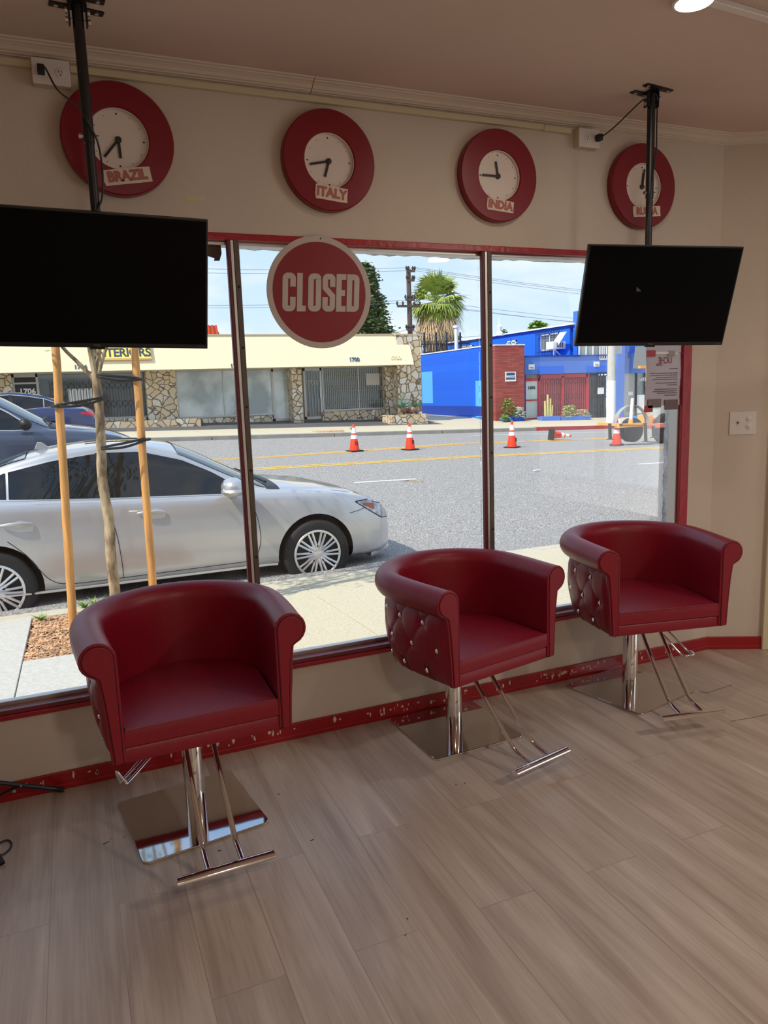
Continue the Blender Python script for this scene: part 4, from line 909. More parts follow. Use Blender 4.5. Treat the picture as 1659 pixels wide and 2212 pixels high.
def side_y(x, z):
    s = smsec(x, 4)
    for (a, c), (a2, c2) in zip(s[:-1], s[1:]):
        if c <= z <= c2 and c2 > c: return a+(a2-a)*(z-c)/(c2-c)
    return s[-1][0] if z > s[-1][1] else s[0][0]
def make_car(loc, rz, paint, label, scale=(1, 1, 1), detail=True):
    t = empty('parked_car', loc, rz, label=label, cat='car', group='cars in the street'); t.scale = scale
    xs = list(np.linspace(-3.90, -3.2, 12))+list(np.linspace(-3.1, -.1, 40))+list(np.linspace(0, .7, 16))+list(np.linspace(.74, .96, 10))
    rings = []
    for x in xs:
        s = smsec(x); Lh = [Vector((x+(.0 if x < .9 else 0), -a, c)) for a, c in s]; Rh = [Vector((x, a, c)) for a, c in reversed(s[:-1])]; rings.append(Lh+Rh)
    b = MB(); b.loft(rings, True, True); body = b.build('body', [paint, M['cardark']], t, smooth=True)
    # wheel arches cut out of the body
    cut = MB()
    for hx in (0, -2.82):
        for s in (-1, 1): cut.lathe([(.385, s*1.1), (.385, s*.62)], (hx, 0, .345), 'y', 40)
    co = cut.build('arch_cutter_tmp', [M['cardark']])
    md = body.modifiers.new('arch', 'BOOLEAN'); md.operation = 'DIFFERENCE'; md.object = co; md.solver = 'EXACT'
    try: md.material_mode = 'TRANSFER'
    except Exception: pass
    bpy.context.view_layer.update(); dg = bpy.context.evaluated_depsgraph_get()
    co.parent = t; bpy.context.view_layer.update(); dg = bpy.context.evaluated_depsgraph_get()
    me = bpy.data.meshes.new_from_object(body.evaluated_get(dg)); body.modifiers.clear(); body.data = me; bpy.data.objects.remove(co)
    # side windows
    def patch(name, xs_, zt, zb, mat, side, off=.004, nz=6, parent=t):
        b = MB(); rings = []
        for x in xs_:
            z1, z0 = zt(x), zb(x); rings.append([Vector((x, side*(side_y(x, z0+(z1-z0)*k/nz)+off), z0+(z1-z0)*k/nz)) for k in range(nz+1)])
        b.loft(rings, False, False); return b.build(name, mat, parent, smooth=True)
    top = cv([-3.02, -2.68, -2.3, -1.89, -1.55, -1.2, -.95, -.76, -.72], [1.15, 1.295, 1.375, 1.425, 1.415, 1.32, 1.20, 1.08, 1.03])
    low = cv([-3.02, -2.68, -1.93, -.87, -.72], [1.12, 1.095, 1.045, .995, 1.0])
    for s in (-1, 1):
        patch('window_surround', np.linspace(-3.03, -.70, 40), lambda x: top(x)+.018, lambda x: low(x)-.012, M['alu'], s, .0035)
        for x0, x1, nm in ((-3.0, -2.66, 'quarter_window'), (-2.64, -1.93, 'rear_window'), (-1.85, -.73, 'front_window')): patch(nm, np.linspace(x0, x1, 18), top, low, M['carglass'], s, .008)
        patch('door_pillar', np.linspace(-1.93, -1.85, 3), lambda x: top(x)+.004, low, M['cardark'], s, .007)
    # windscreen, roof glass
    def capp(name, x0, x1, v0, mat, off=.008, n=12):
        b = MB(); rings = []
        for x in np.linspace(x0, x1, n):
            s = smsec(x); k0 = int(v0*4); P = [Vector((x, a, c)) for a, c in s[k0:]]; ring = [Vector((p.x, -p.y, p.z+off)) for p in P]+[Vector((p.x, p.y, p.z+off)) for p in reversed(P[:-1])]; rings.append(ring)
        b.loft(rings, False, False); return b.build(name, mat, t, smooth=True)
    ws = capp('windscreen', -1.22, -.44, 8.2, M['carglasslight']); capp('rear_glass', -3.15, -2.5, 8.3, M['carglasslight']); capp('sunroof', -2.0, -1.45, 10, M['carglasslight'], .005)
    capp('cowl', -.44, -.30, 7.4, M['cardark'], .004, 4)
    b = MB(); b.tube(catmull([(-.40, -.60, 1.045), (-.50, -.25, 1.10), (-.47, .15, 1.11)], 5), .012, 6); b.tube(catmull([(-.40, .05, 1.06), (-.50, .35, 1.10), (-.46, .6, 1.06)], 5), .012, 6); b.build('wiper', M['cardark'], t)
    # wheels
    for hx in (0, -2.82):
        for s in (-1, 1):
            b = MB(); b.lathe([(.225, .01), (.236, -.008), (.30, -.016), (.325, .0), (.335, .03), (.335, .18), (.32, .21), (.2, .21)], n=48, axis='y', T=Matrix.Scale(-1, 4, (0, 1, 0)))
            wh = b.build('wheel', M['tyre'], t, smooth=True); wh.location = (hx, s*.905, .335); wh.rotation_euler = (0, 0, PI if s > 0 else 0)
            if detail and s < 0:
                b = MB(); ring(b, .214, .238, -.03, .014, n=48, ch=.004); b.lathe([(.215, -.06), (.215, -.05), (.05, -.05)], axis='y', n=40)
                for k in range(10):
                    a0 = 2*PI*k/10
                    for da in (-.10, .10):
                        p0 = Vector((.045*math.cos(a0+da*2.5), -.002, .045*math.sin(a0+da*2.5))); p1 = Vector((.220*math.cos(a0+da), -.008, .220*math.sin(a0+da))); b.tube([p0, (p0+p1)/2+Vector((0, -.006, 0)), p1], [.017, .013, .013], 8)
                rm = b.build('rim', M['rim'], wh, smooth=True)
                b = MB(); b.lathe([(.055, -.01), (.055, .012), (.035, .018)], axis='y', n=24); b.build('hub_cap', M['rim'], wh, smooth=True)
                for k in range(5): a0 = 2*PI*k/5+.3; b = MB(); b.lathe([(.014, .0), (.014, .018), (.008, .02)], (.078*math.cos(a0), 0, .078*math.sin(a0)), 'y', 8); b.build('wheel_nut', M['cardark'], wh, smooth=True)
            elif s < 0:
                b = MB(); b.lathe([(.215, -.0), (.215, .01), (.1, .02), (.03, .02)], axis='y', n=24); b.build('rim', M['rim'], wh, smooth=True)
    # shut lines, handles, mirror, lamps
    def shut(path, side=-1, r_=.0035):
        b = MB(); P = catmull([(x, 0, z) for x, z in path], 5); b.tube([Vector((p.x, side*(side_y(p.x, p.z)+.0005), p.z)) for p in P], r_, 5); b.build('shut_line', M['cardark'], t)
    if detail:
        shut([(-1.89, 1.03), (-1.86, .9), (-1.82, .7), (-1.80, .45), (-1.80, .33)]); shut([(-.72, 1.0), (-.60, .85), (-.55, .6), (-.58, .42), (-.66, .345), (-.9, .335)])
        shut([(-.9, .335), (-1.4, .33), (-1.9, .325), (-2.25, .33), (-2.38, .38), (-2.46, .48), (-2.55, .62), (-2.68, .75)])
        shut([(.36, .70), (.48, .72), (.60, .76), (.68, .80)], r_=.003)
        for hx in (-1.52, -2.60):
            b = MB(); ln = .115; P = [(hx-ln, 0), (hx-ln*.5, .006), (hx+ln*.5, .004), (hx+ln, -.004)]; y = side_y(hx, .89)
            b.tube([Vector((px_, -y-(.012 if abs(px_-hx) > ln*.9 else .032), .888+dz)) for px_, dz in P], [.011, .016, .016, .011], 10, flat=.6); hd = b.build('door_handle', paint, t, smooth=True)
            b = MB(); b.ball((hx+.03, -y+.006, .88), .07, 8, (1.3, .12, .55)); b.build('handle_recess', M['cardark'] if False else paint, hd, smooth=True)
        b = MB(); b.ball((-.80, -.985, 1.065), .125, 8, (.85, 1.15, .72)); b.box(-.84, -.74, -.94, -.84, .985, 1.03); mr = b.build('door_mirror', paint, t, smooth=True)
        b = MB(); b.ball((-.80, -1.0, 1.03), .125, 8, (.88, 1.12, .42)); b.build('mirror_underside', M['alu'], mr, smooth=True)
        xs_h = np.linspace(.46, .90, 18)
        for s in (-1, 1):
            patch('headlight_surround', np.linspace(.435, .925, 18), lambda x: float(np.interp(x, [.435, .6, .78, .925], [.812, .818, .778, .69])), lambda x: float(np.interp(x, [.435, .60, .75, .925], [.80, .69, .598, .568])), M['cardark'], s, .004)
            patch('headlight', xs_h, lambda x: float(np.interp(x, [.46, .6, .78, .90], [.805, .805, .765, .69])), lambda x: float(np.interp(x, [.46, .60, .75, .90], [.79, .70, .61, .58])), M['headlight'], s, .006)
            patch('indicator', np.linspace(.52, .66, 6), lambda x: float(np.interp(x, [.52, .66], [.785, .765])), lambda x: float(np.interp(x, [.52, .66], [.765, .70])), M['amber'], s, .009)
        b = MB(); b.box(.90, .975, -.3, .3, .32, .60); b.build('grille', M['cardark'], t, bevel=.02)
        b = MB(); y = .62; b.hexa([(x, yy, z) for x in (.62, .96) for yy in (-.76+(x-.62)*1.0, -.55+(x-.62)*.9) for z in (.20, .245)]); b.build('bumper_lip', paint, t, bevel=.01)
        b = MB(); b.tube(catmull([(-2.9, -.925, .30), (-2.4, -.905, .285), (-1.5, -.905, .285), (-.6, -.905, .285), (-.4, -.90, .28)], 4), .012, 6); b.build('sill_trim', M['alu'], t, smooth=True)
        b = MB(); T = Matrix.Translation((-2.45, -.30, 1.45)); b.prism([(-.09, 0), (.05, 0), (-.02, .06), (-.06, .065)], -.012, .012, 'xz', T=Matrix.Translation((-2.35, 0, 1.455))); b.build('roof_aerial', paint, t, bevel=.004)
    else:
        b = MB(); b.ball((-.72, -.99, 1.06), .1, 6, (.85, 1.15, .72)); b.ball((-.72, .99, 1.06), .1, 6, (.85, 1.15, .72)); b.build('door_mirror', M['cardark'], t, smooth=True)
        for s in (-1, 1):
            patch('tail_light', np.linspace(-3.84, -3.50, 8), lambda x: float(np.interp(x, [-3.84, -3.5], [.97, .92])), lambda x: float(np.interp(x, [-3.84, -3.5], [.80, .89])), M['taillight'], s, .008)
    return t
make_car((2.105, 4.885, -.475), 0, M['silver'], 'silver sedan parked at the kerb just outside the window')
p = AY(108, 912, 9.3); make_car((p.x+.42, 9.6, gz(p.x, 9.6)), 0, M['slateblue'], 'dark slate blue car driving behind the silver sedan, cut by the left edge', (1, 1, 1.19), False)
p = AY(206, 905, 18.6); make_car((p.x-3.86, 19.0, gz(p.x-3, 19.0)), PI, M['navy'], 'navy blue sedan with red tail light at the far kerb', (1, 1, 1.0), False)
# ================================================================ FAR SIDE: cream shop row with stone piers
BF = 27.0
def bld(mb, name, mat, parent, **k):
    o = mb.build(name, mat, parent, **k)
    o.location = -Vector(parent.location) if parent is not None and parent.parent is None else (0, 0, 0); return o
def prect(b, x0, y0, x1, y1, Y, th=.06, mi=0):
    mx_, my = (x0+x1)/2, (y0+y1)/2; X0, X1 = AY(x0, my, Y).x, AY(x1, my, Y).x; Z1, Z0 = AY(mx_, y0, Y).z, AY(mx_, y1, Y).z
    b.box(X0, X1, Y, Y+th, Z0, Z1, mi=mi); return X0, X1, Z0, Z1
def xz(px, py, Y): p = AY(px, py, Y); return p.x, p.z
FZ0, FZ1 = 2.47, 3.73
row = empty('shop_row', (5, BF, .4), label='long cream stucco shop row with stone piers across the street', cat='building')
XE = AY(856, 850, BF).x
b = MB(); b.box(-14, XE+.5, BF+.12, 38, .0, 3.55); bld(b, 'wall', M['cream'], row)
XF = AY(889, 750, 25.8).x
b = MB(); b.hexa([(x, y, z) for x in (-14, XF) for (y, z) in ()] or [Vector((x, y, z)) for x in (-14, XF) for y, z in ((25.6, FZ0), (26.2, FZ1), (27.2, FZ0), (27.2, FZ1))]); bld(b, 'fascia', M['cream'], row)
b = MB(); b.box(-14, XF+.02, 26.15, 27.2, FZ1, FZ1+.04); bld(b, 'roof_edge', M['cap'], row)
# end wing pier, stone
wx0, wx1 = AY(860, 850, 26.0).x, AY(911, 850, 26.0).x
b = MB(); b.box(wx0, wx1, 26.0, 27.4, -.05, 3.70); b.box(wx0-.3, wx0, 26.6, 27.4, -.05, 2.6); bld(b, 'stone_pier', M['stone'], row)
b = MB(); b.box(wx0-.05, wx1+.03, 25.98, 27.45, 3.70, 3.74); bld(b, 'pier_cap', M['cap'], row)
for (x0, x1, Yp) in ((632, 653, 26.3), (316, 382, 26.6), (-16, 28, 26.8), ):
    X0, X1 = AY(x0, 850, Yp).x, AY(x1, 850, Yp).x; b = MB(); b.box(X0, X1, Yp, 27.2, -.1, FZ0+.02); bld(b, 'stone_pier', M['stone'], row)
# low stone walls under the windows
def low(x0, x1, ytop, Yp, dz=0):
    X0, X1 = AY(x0, 900, Yp).x, AY(x1, 900, Yp).x; b = MB(); b.box(X0, X1, Yp, 27.15, -.2, AY((x0+x1)/2, ytop, Yp).z); bld(b, 'stone_base', M['stone'], row)
low(697, 852, 886.5, 26.85); low(380, 589, 902, 26.8); low(225, 433, 908, 25.9); low(60, 316, 907, 26.6)
def glaze(x0, y0, x1, y1, panes, mat, label=None, fr_=.05):
    f = MB(); X0, X1, Z0, Z1 = prect(MB(), x0, y0, x1, y1, BF)
    Z1 = FZ0+.02; xs_ = [X0]+[AY(p, (y0+y1)/2, BF).x for p in panes]+[X1]
    for x in xs_: f.box(x-fr_/2, x+fr_/2, BF-.04, BF+.06, Z0, Z1)
    f.box(X0, X1, BF-.05, BF+.06, Z0-.03, Z0+.04); f.box(X0, X1, BF-.03, BF+.06, Z1-.05, Z1)
    wf = bld(f, 'window_frame', M['shopframe'], row)
    for a, c in zip(xs_[:-1], xs_[1:]):
        g = MB(); g.box(a+fr_/2, c-fr_/2, BF+.0, BF+.02, Z0+.04, Z1-.05); o = bld(g, 'pane', mat, row)
    return X0, X1, Z0, Z1
def folding_gate(X0, X1, Z0, Z1, Y, mat, pitch=.085, rows=(.17, .5, .83), parent=None, cross=.11):
    b = MB(); n = int((X1-X0)/pitch)
    for i in range(n+1): x = X0+(X1-X0)*i/n; b.box(x-.008, x+.008, Y-.008, Y+.008, Z0, Z1)
    for r_ in rows:
        zc = Z0+(Z1-Z0)*r_
        for i in range(0, n, 2):
            xa, xb = X0+(X1-X0)*i/n, X0+(X1-X0)*min(n, i+2)/n
            for s in (-1, 1):
                for q in (-1, 1):
                    xm = (xa+xb)/2; b.tube([(xa, Y-.01, zc), (xm, Y-.01, zc+s*cross)], .007, 4) if q < 0 else b.tube([(xm, Y-.01, zc+s*cross), (xb, Y-.01, zc)], .007, 4)
    return bld(b, 'folding_gate', mat, parent or row)
a = glaze(697, 792, 852, 884, [774], M['shopglass']); folding_gate(a[0]+.05, a[1]-.05, a[2]+.06, a[3]-.1, BF-.03, M['gate'])
b = MB(); prect(b, 791, 806.5, 820, 832, BF-.06, .01); bld(b, 'paper_notice', M['signwhite'], row)
a = glaze(383, 800, 588, 899, [483.5], M['reflglass']); a = glaze(85, 806, 316, 905, [205], M['shopglass'])
folding_gate(AY(110, 860, BF).x, AY(300, 860, BF).x, a[2]+.05, a[3]-.3, BF-.02, M['gatedark'], .1, (.35, .85), cross=.14)
b = MB()
for i in range(13): x = 147+i*4.1; X = AY(x, 850, BF-.015).x; b.box(X, X+.055, BF-.015, BF-.005, AY(180, 868, BF).z, AY(180, 839, BF).z)
bld(b, 'vertical_blind', M['whitepaint'], row)
# doors
def shopdoor(x0, x1, y1, mat, nm='shop_door', num=None, Y=BF-.03):
    X0, X1 = AY(x0, 860, Y).x, AY(x1, 860, Y).x; Z0 = AY((x0+x1)/2, y1, Y).z; Z1 = FZ0+.0; b = MB(); w_ = .07
    b.box(X0, X0+w_, Y-.03, Y+.05, Z0, Z1); b.box(X1-w_, X1, Y-.03, Y+.05, Z0, Z1); b.box(X0, X1, Y-.03, Y+.05, Z0, Z0+.1); b.box(X0, X1, Y-.03, Y+.05, Z1-.12, Z1); b.box(X1-w_*1.6, X1-w_*.6, Y-.07, Y-.03, (Z0+Z1)/2-.2, (Z0+Z1)/2+.25)
    d = bld(b, nm, M['shopframe'], row); g = MB(); g.box(X0+w_, X1-w_, Y, Y+.02, Z0+.1, Z1-.12); bld(g, 'door_glass', mat, row); return X0, X1, Z0, Z1, d
a = shopdoor(657, 696, 905, M['shopglass']); folding_gate(a[0]+.08, a[1]-.08, a[2]+.12, a[3]-.15, BF-.06, M['gate'], .12, (), None)
text('1700', .26, M['gate'], row, 'door_number', FACE(AY(671, 827, BF).x-5, BF-.075-BF, AY(671, 827, BF).z-.4), .004)
shopdoor(589, 632, 909, M['reflglass'])
a = shopdoor(30, 86, 925, M['cardark'])
b = MB(); X0, X1 = AY(31, 830, BF).x, AY(85, 830, BF).x; z = AY(58, 828, BF).z; b.box(X0, X1, BF-.07, BF, z-.03, z+.03); bld(b, 'transom_bar', M['shopframe'], row)
def wtext(s, px, py, size, mat, Y, nm='house_number', off=.004, sxy=(1, 1), ex=.006, tilt=0):
    p = AY(px, py, Y); return text(s, size, mat, row, nm, Matrix.Translation((p.x-5, Y-BF, p.z-.4)) @ Matrix.Rotation(tilt, 4, 'X') @ Matrix.Rotation(PI/2, 4, 'X'), ex, off, sxy=sxy)
TL = math.atan2(.6, FZ1-FZ0)
fy = lambda z: 25.6+.6*(z-FZ0)/(FZ1-FZ0)-.02
wtext('1706', 59.5, 846, .27, M['whitepaint'], BF-.06, off=.008)
def ftext(s, px, py, size, mat, **k):
    z = AY(px, py, 25.8).z; Y = fy(z); return wtext(s, px, py, size, mat, Y, tilt=-TL, **k)
ftext('1706', 174, 793, .22, M['navytext'], off=.006); ftext('1702', 510, 790.5, .22, M['slate'], off=.008); ftext('1700', 765.5, 777, .25, M['navytext'], off=.008, sxy=(.9, 1)); ftext('1700', 854, 773, .24, M['cream'], ex=.02)
# yellow sign board
zs0, zs1 = AY(265, 779, 25.8).z, AY(265, 742, 25.8).z; sx0, sx1 = AY(202, 765, 25.8).x, AY(327, 768, 25.8).x
sg = empty('shop_sign', ((sx0+sx1)/2, fy(zs0)-.03, zs0), rot=(-TL, 0, 0), label='yellow INTERIORS sign board in a wooden frame on the cream fascia', cat='sign')
hs = (zs1-zs0)/math.cos(TL); ws_ = sx1-sx0
b = MB(); b.box(-ws_/2, ws_/2, -.05, 0, 0, hs); b.build('sign_frame', M['signframe'], sg, bevel=.01)
b = MB(); b.box(-ws_/2+.06, ws_/2-.04, -.058, -.05, .06, hs-.05); b.build('sign_board', M['signyellow'], sg)
text('INTERIORS', .47, M['slate'], sg, 'sign_lettering', FACE(.0, -.06, .27), .004, .014, sxy=(.88, 1), spacing=.95)
# red tiled roof and rooftop behind
b = MB(); p0 = AY(440, 730, 33); b.prism([(-1.6, 0), (.75, 0), (.35, .75), (-1.2, .75)], 0, 3, 'xz')
for i in range(9): b.tube([(-1.5+i*.25, -.02, .0), (-1.2+i*.2, -.02, .77)], .06, 6)
b.box(-1.6, .75, .1, 3, -4.2, 0); o = b.build('tiled_roof_house', M['terracotta']); o.location = (AY(452, 730, 40).x, 40, AY(452, 733, 40).z); tag(o, 'red clay tiled roof end peeking above the cream shop row beside the television', 'building')
# stone planter with agaves
X0, X1 = AY(846, 900, 25.0).x, AY(924, 900, 25.0).x; zt, zb2 = AY(885, 895.5, 25.0).z, .0
pl = empty('stone_planter', ((X0+X1)/2, 25.0, zb2), label='low stone planter at the corner of the cream shop row', cat='planter')
b = MB(); q = (X1-X0)/2; b.box(-q, q, 0, .2, -.1, zt-zb2); b.box(-q, -q+.2, .2, 1.0, -.1, zt-zb2); b.box(q-.2, q, .2, 1.0, -.1, zt-zb2); b.build('planter_wall', M['stone'], pl)
b = MB(); b.box(-q+.2, q-.2, .2, 1.0, -.1, zt-zb2-.08); b.build('soil', M['soil'], pl)
def agave(px, py, Y, hgt, label, seed, n=22):
    p = AY(px, py, Y); rr = random.Random(seed); b = MB()
    for k in range(n):
        a = 2*PI*k*.382; el = R(20+60*rr.random()*(.4+.6*k/n)); L_ = hgt*rr.uniform(.7, 1); d = Vector((math.cos(a)*math.cos(el), math.sin(a)*math.cos(el), math.sin(el))); qv = Vector((-math.sin(a), math.cos(a), 0)); rings = []
        for i in range(6):
            s = i/5; c_ = d*L_*s-Vector((0, 0, .10*L_*s*s)); w_ = .055*hgt*1.6*math.sin(PI*min(.97, .3+.68*s)); rings.append([c_-qv*w_, c_-Vector((0, 0, w_*.5)), c_+qv*w_, c_+Vector((0, 0, w_*.15))])
        b.loft(rings, True, True)
    o = empty('agave', (p.x, Y, p.z), label=label, cat='agave plant'); b.build('leaves', M['agave'], o, smooth=True)
    b = MB(); b.tube([(0, 0, -.7), (.05, 0, -.3), (0, 0, .05)], [.07, .08, .09], 8); b.build('stem', M['palmtrunk'], o); return o
agave(869, 882, 25.5, .62, 'larger blue green agave at the left of the stone planter', 1); agave(899, 880, 25.5, .5, 'smaller agave at the right of the stone planter', 2, 16)
b = MB(); rr = random.Random(8)
for k in range(70):
    a = rr.uniform(0, 6.28); r_ = rr.uniform(0, .3); b.tube([(r_*math.cos(a), .5*r_*math.sin(a), 0), (1.3*r_*math.cos(a), .6*r_*math.sin(a), rr.uniform(.1, .26))], [.03, .004], 5)
o = b.build('spiky_succulent', pbr('brown succulent', rgb(120, 84, 66), .8, var=.3)); p = AY(884, 893, 25.45); o.location = p; tag(o, 'brown spiky succulent clump between the two agaves', 'succulent')
p = G(797, 938); weed(p.x, 21.6, gz(p.x, 21.6), 20, .22, 'scrubby weed in the dirt patch of the far sidewalk', 5)
b = MB(); P = [G(690, 939), G(640+150, 936), G(640+290*.6, 939)]; pa = G(682, 940); pb = G(735, 937.5)
b.prism([(pa.x, 21.0), (pb.x+.1, 21.0), (pb.x, 21.8), (pa.x+.1, 21.8)], gz(pa.x, 21.4)-.05, gz(pa.x, 21.4)+.012, 'xy'); struct('dirt_patch', b, M['bark1'])
# ================================================================ blue building
XB = AY(1058, 820, 25.3).x
bs = empty('blue_side_wall', (XB, 25.4, 0), label='bright blue painted block wall with light blue patches beside the driveway', cat='wall')
zt_ = 3.18
b = MB(); b.box(XB, XB+.2, 25.4, 33.0, -.4, zt_); bld(b, 'block_wall', M['blue'], bs)
b = MB(); b.box(XB-.03, XB+.2, 25.42, 33.0, zt_, zt_+.05); bld(b, 'coping', M['whitepaint'], bs)
def onx(b, x0, y0, x1, y1, X, th=.012):   # patch lying on a wall that runs along the sight direction
    Ya, Yb = AX(x0, (y0+y1)/2, X).y, AX(x1, (y0+y1)/2, X).y; Z1, Z0 = AX((x0+x1)/2, y0, X).z, AX((x0+x1)/2, y1, X).z; b.box(X-th, X, min(Ya, Yb), max(Ya, Yb), Z0, Z1); return Ya, Yb, Z0, Z1
b = MB(); onx(b, 912, 803, 935, 871, XB); onx(b, 1028, 822, 1052, 902, XB); bld(b, 'light_patch', M['bluelight'], bs)
b = MB(); onx(b, 912, 877, 1042, 897, XB, .014); bld(b, 'dark_band', M['bluedark'], bs)
# brick pier
bp_ = empty('brick_pier', (AY(1100, 900, 25.2).x, 25.2, -.1), label='red brick pier with a white notice, right of the blue side wall', cat='pier')
X0, X1 = AY(1066, 820, 25.2).x, AY(1133, 820, 25.2).x; Z1 = AY(1100, 746, 25.2).z
b = MB(); b.box(max(X0-.25, XB+.21), X1, 25.2, 26.6, -.6, Z1); bld(b, 'brickwork', M['redbrick'], bp_)
b = MB(); b.box(max(X0-.27, XB+.21), X1+.02, 25.18, 26.6, Z1, Z1+.04); bld(b, 'coping', M['whitepaint'], bp_)
b = MB(); a = prect(b, 1091.5, 803, 1114.5, 824, 25.16, .02); s_ = bld(b, 'notice_board', M['whitepaint'], bp_)
b = MB(); prect(b, 1094, 805, 1112, 811, 25.155, .005); prect(b, 1093, 813.5, 1113, 815, 25.155, .005); prect(b, 1093, 816.5, 1113, 820, 25.155, .005); bld(b, 'notice_print', M['navytext'], bp_)
# storefront
st = empty('blue_storefront', (AY(1220, 900, 25.6).x, 25.6, -.2), label='low blue storefront with red door frame and folding gates', cat='building')
X0, X1 = AY(1134, 840, 25.5).x, AY(1310, 840, 25.5).x
zA, zBt = AY(1200, 770, 25.5).z, AY(1200, 807, 25.5).z
b = MB(); b.box(X0, X1+.1, 25.5, 26.4, zBt, zA); bld(b, 'parapet', M['bluepale'], st)
b = MB(); b.box(X0, X1+.1, 25.45, 26.4, zA, zA+.05); b.box(X0, X0+.06, 25.52, 26.4, -.5, zBt+.1); bld(b, 'parapet_trim', M['bluedark'], st)
b = MB(); prect(b, 1163, 791, 1217, 808, 25.48, .04); prect(b, 1267, 790, 1310, 803, 25.48, .04); bld(b, 'blue_panel', M['blueflat'], st)
b = MB(); b.box(X0, X1+.1, 26.2, 33, -.6, 1.98); bld(b, 'shop_body', M['blueflat'], st)
YS = 25.66
b = MB(); prect(b, 1136, 823, 1162, 905, YS, .03); bld(b, 'papered_door_glass', M['paledoor'], st)
b = MB(); [prect(b, *r_, YS-.04, .09) for r_ in ((1132, 817, 1167, 823), (1162, 808, 1168, 908), (1132, 817, 1136, 908), (1136, 863, 1162, 866), (1132, 903, 1168, 909), (1164, 808, 1270, 816), (1213, 812, 1219, 905), (1266, 806, 1273, 885))]; bld(b, 'red_frame', M['redframe'], st)
b = MB(); prect(b, 1168, 816, 1213, 897, YS+.04, .03); prect(b, 1219, 816, 1266, 897, YS+.04, .03); bld(b, 'curtain', M['pinkcurtain'], st)
b = MB(); prect(b, 1168, 808, 1267, 816, YS+.0, .03); prect(b, 1136, 808, 1163, 817, YS, .03); bld(b, 'transom_glass', M['shopglass'], st)
for (x0, x1) in ((1169, 1212), (1220, 1265)):
    Xa, Xb_ = AY(x0, 850, YS).x, AY(x1, 850, YS).x; folding_gate(Xa, Xb_, AY(1190, 897, YS).z, AY(1190, 818, YS).z, YS-.0, M['irondark'], .115, (.2, .5, .92), st, .16)
def sttext(s, px, py, size, mat, Y, parent, **k): p = AY(px, py, Y); return text(s, size, mat, parent, 'house_number', Matrix.Translation(Vector((p.x, Y, p.z))-Vector(parent.location)) @ Matrix.Rotation(PI/2, 4, 'X'), .005, .006, **k)
sttext('1696', 1148.5, 838, .20, M['irondark'], YS-.01, st)
for (x0, y0, x1, y1) in ((1142, 787, 1155, 798), (1283, 781, 1295, 792)):
    b = MB(); prect(b, x0, y0, x1, y1, 25.46, .03); bb2 = bld(b, 'white_plaque', M['whitepaint'], st); b = MB(); prect(b, x0+2.5, y1-5, x1-2.5, y1-4, 25.455, .004); prect(b, x0+4.5, y1-2.5, x1-1.5, y1-1.7, 25.455, .004); bld(b, 'plaque_print', M['irondark'], st)
# iron entrance gate
X0, X1 = AY(1274, 860, 25.7).x, AY(1318, 860, 25.7).x; z0, z1 = AY(1295, 907, 25.7).z, AY(1295, 812, 25.7).z
ig = empty('iron_gate', (X0, 25.7, z0), label='dark iron security gate with spear tips left of the concrete pole', cat='gate')
b = MB(); n = 13; wdt = X1-X0; hg = z1-z0
for i in range(n+1): x = wdt*i/n; b.box(x-.014, x+.014, -.014, .014, 0, hg)
bld2 = b.build('bars', M['irondark'], ig)
b = MB(); [b.box(0, wdt, -.02, .02, z-.02, z+.02) for z in (.03, hg*.52, hg)]; b.build('rails', M['irondark'], ig)
b = MB(); [b.lathe([(.035, 0), (.02, .08), (.002, .18)], (wdt*i/6, 0, hg), n=8) for i in range(7)]; b.build('spear_tips', M['irondark'], ig)
for zc in (hg*.25, hg*.75):
    for xc in (wdt*.2, wdt*.5, wdt*.8):
        b = MB(); [b.tube([Vector((xc+s*.09*math.cos(a), -.02, zc+q2*.14+.09*math.sin(a))) for a in np.linspace(0, 2*PI, 13)], .009, 5) for s in (1,) for q2 in (-1, 1)]; b.build('scrollwork', M['irondark'], ig)
b = MB(); b.box(wdt*.36, wdt*.66, -.04, -.02, hg*.60-.02, hg*.60+.28); b.build('gate_notice', M['whitepaint'], ig)
b = MB(); b.box(0, wdt, .3, .34, 0, hg); b.build('backing_curtain', M['curtain'], ig)
# upper storey, its long side seen along the street, with sloped roof line
XU = AY(1241, 700, 25.9).x
ub = empty('blue_upper_storey', (XU, 25.9, 0), label='blue upper storey with barred window and air conditioner behind the storefront', cat='building')
farY = AX(968, 742, XU).y; zU = AX(1241, 701, XU).z; zU2 = AX(968, 742, XU).z; print('upper', XU, farY, zU, zU2)
b = MB(); b.prism([(26.25, 2.0), (farY, 2.0), (farY, zU2), (26.25, zU)], XU, XU+9, 'yz'); bld(b, 'wall', M['blueflat'], ub)
b = MB(); b.prism([(25.85, zU), (farY+.1, zU2), (farY+.1, zU2+.07), (25.85, zU+.07)], XU-.12, XU+9, 'yz'); bld(b, 'roof_edge', M['whitepaint'], ub)
b = MB(); b.prism([(25.85, zU-.08), (farY, zU2-.08), (farY, zU2), (25.85, zU)], XU-.06, XU, 'yz'); bld(b, 'fascia_board', M['bluedark'], ub)
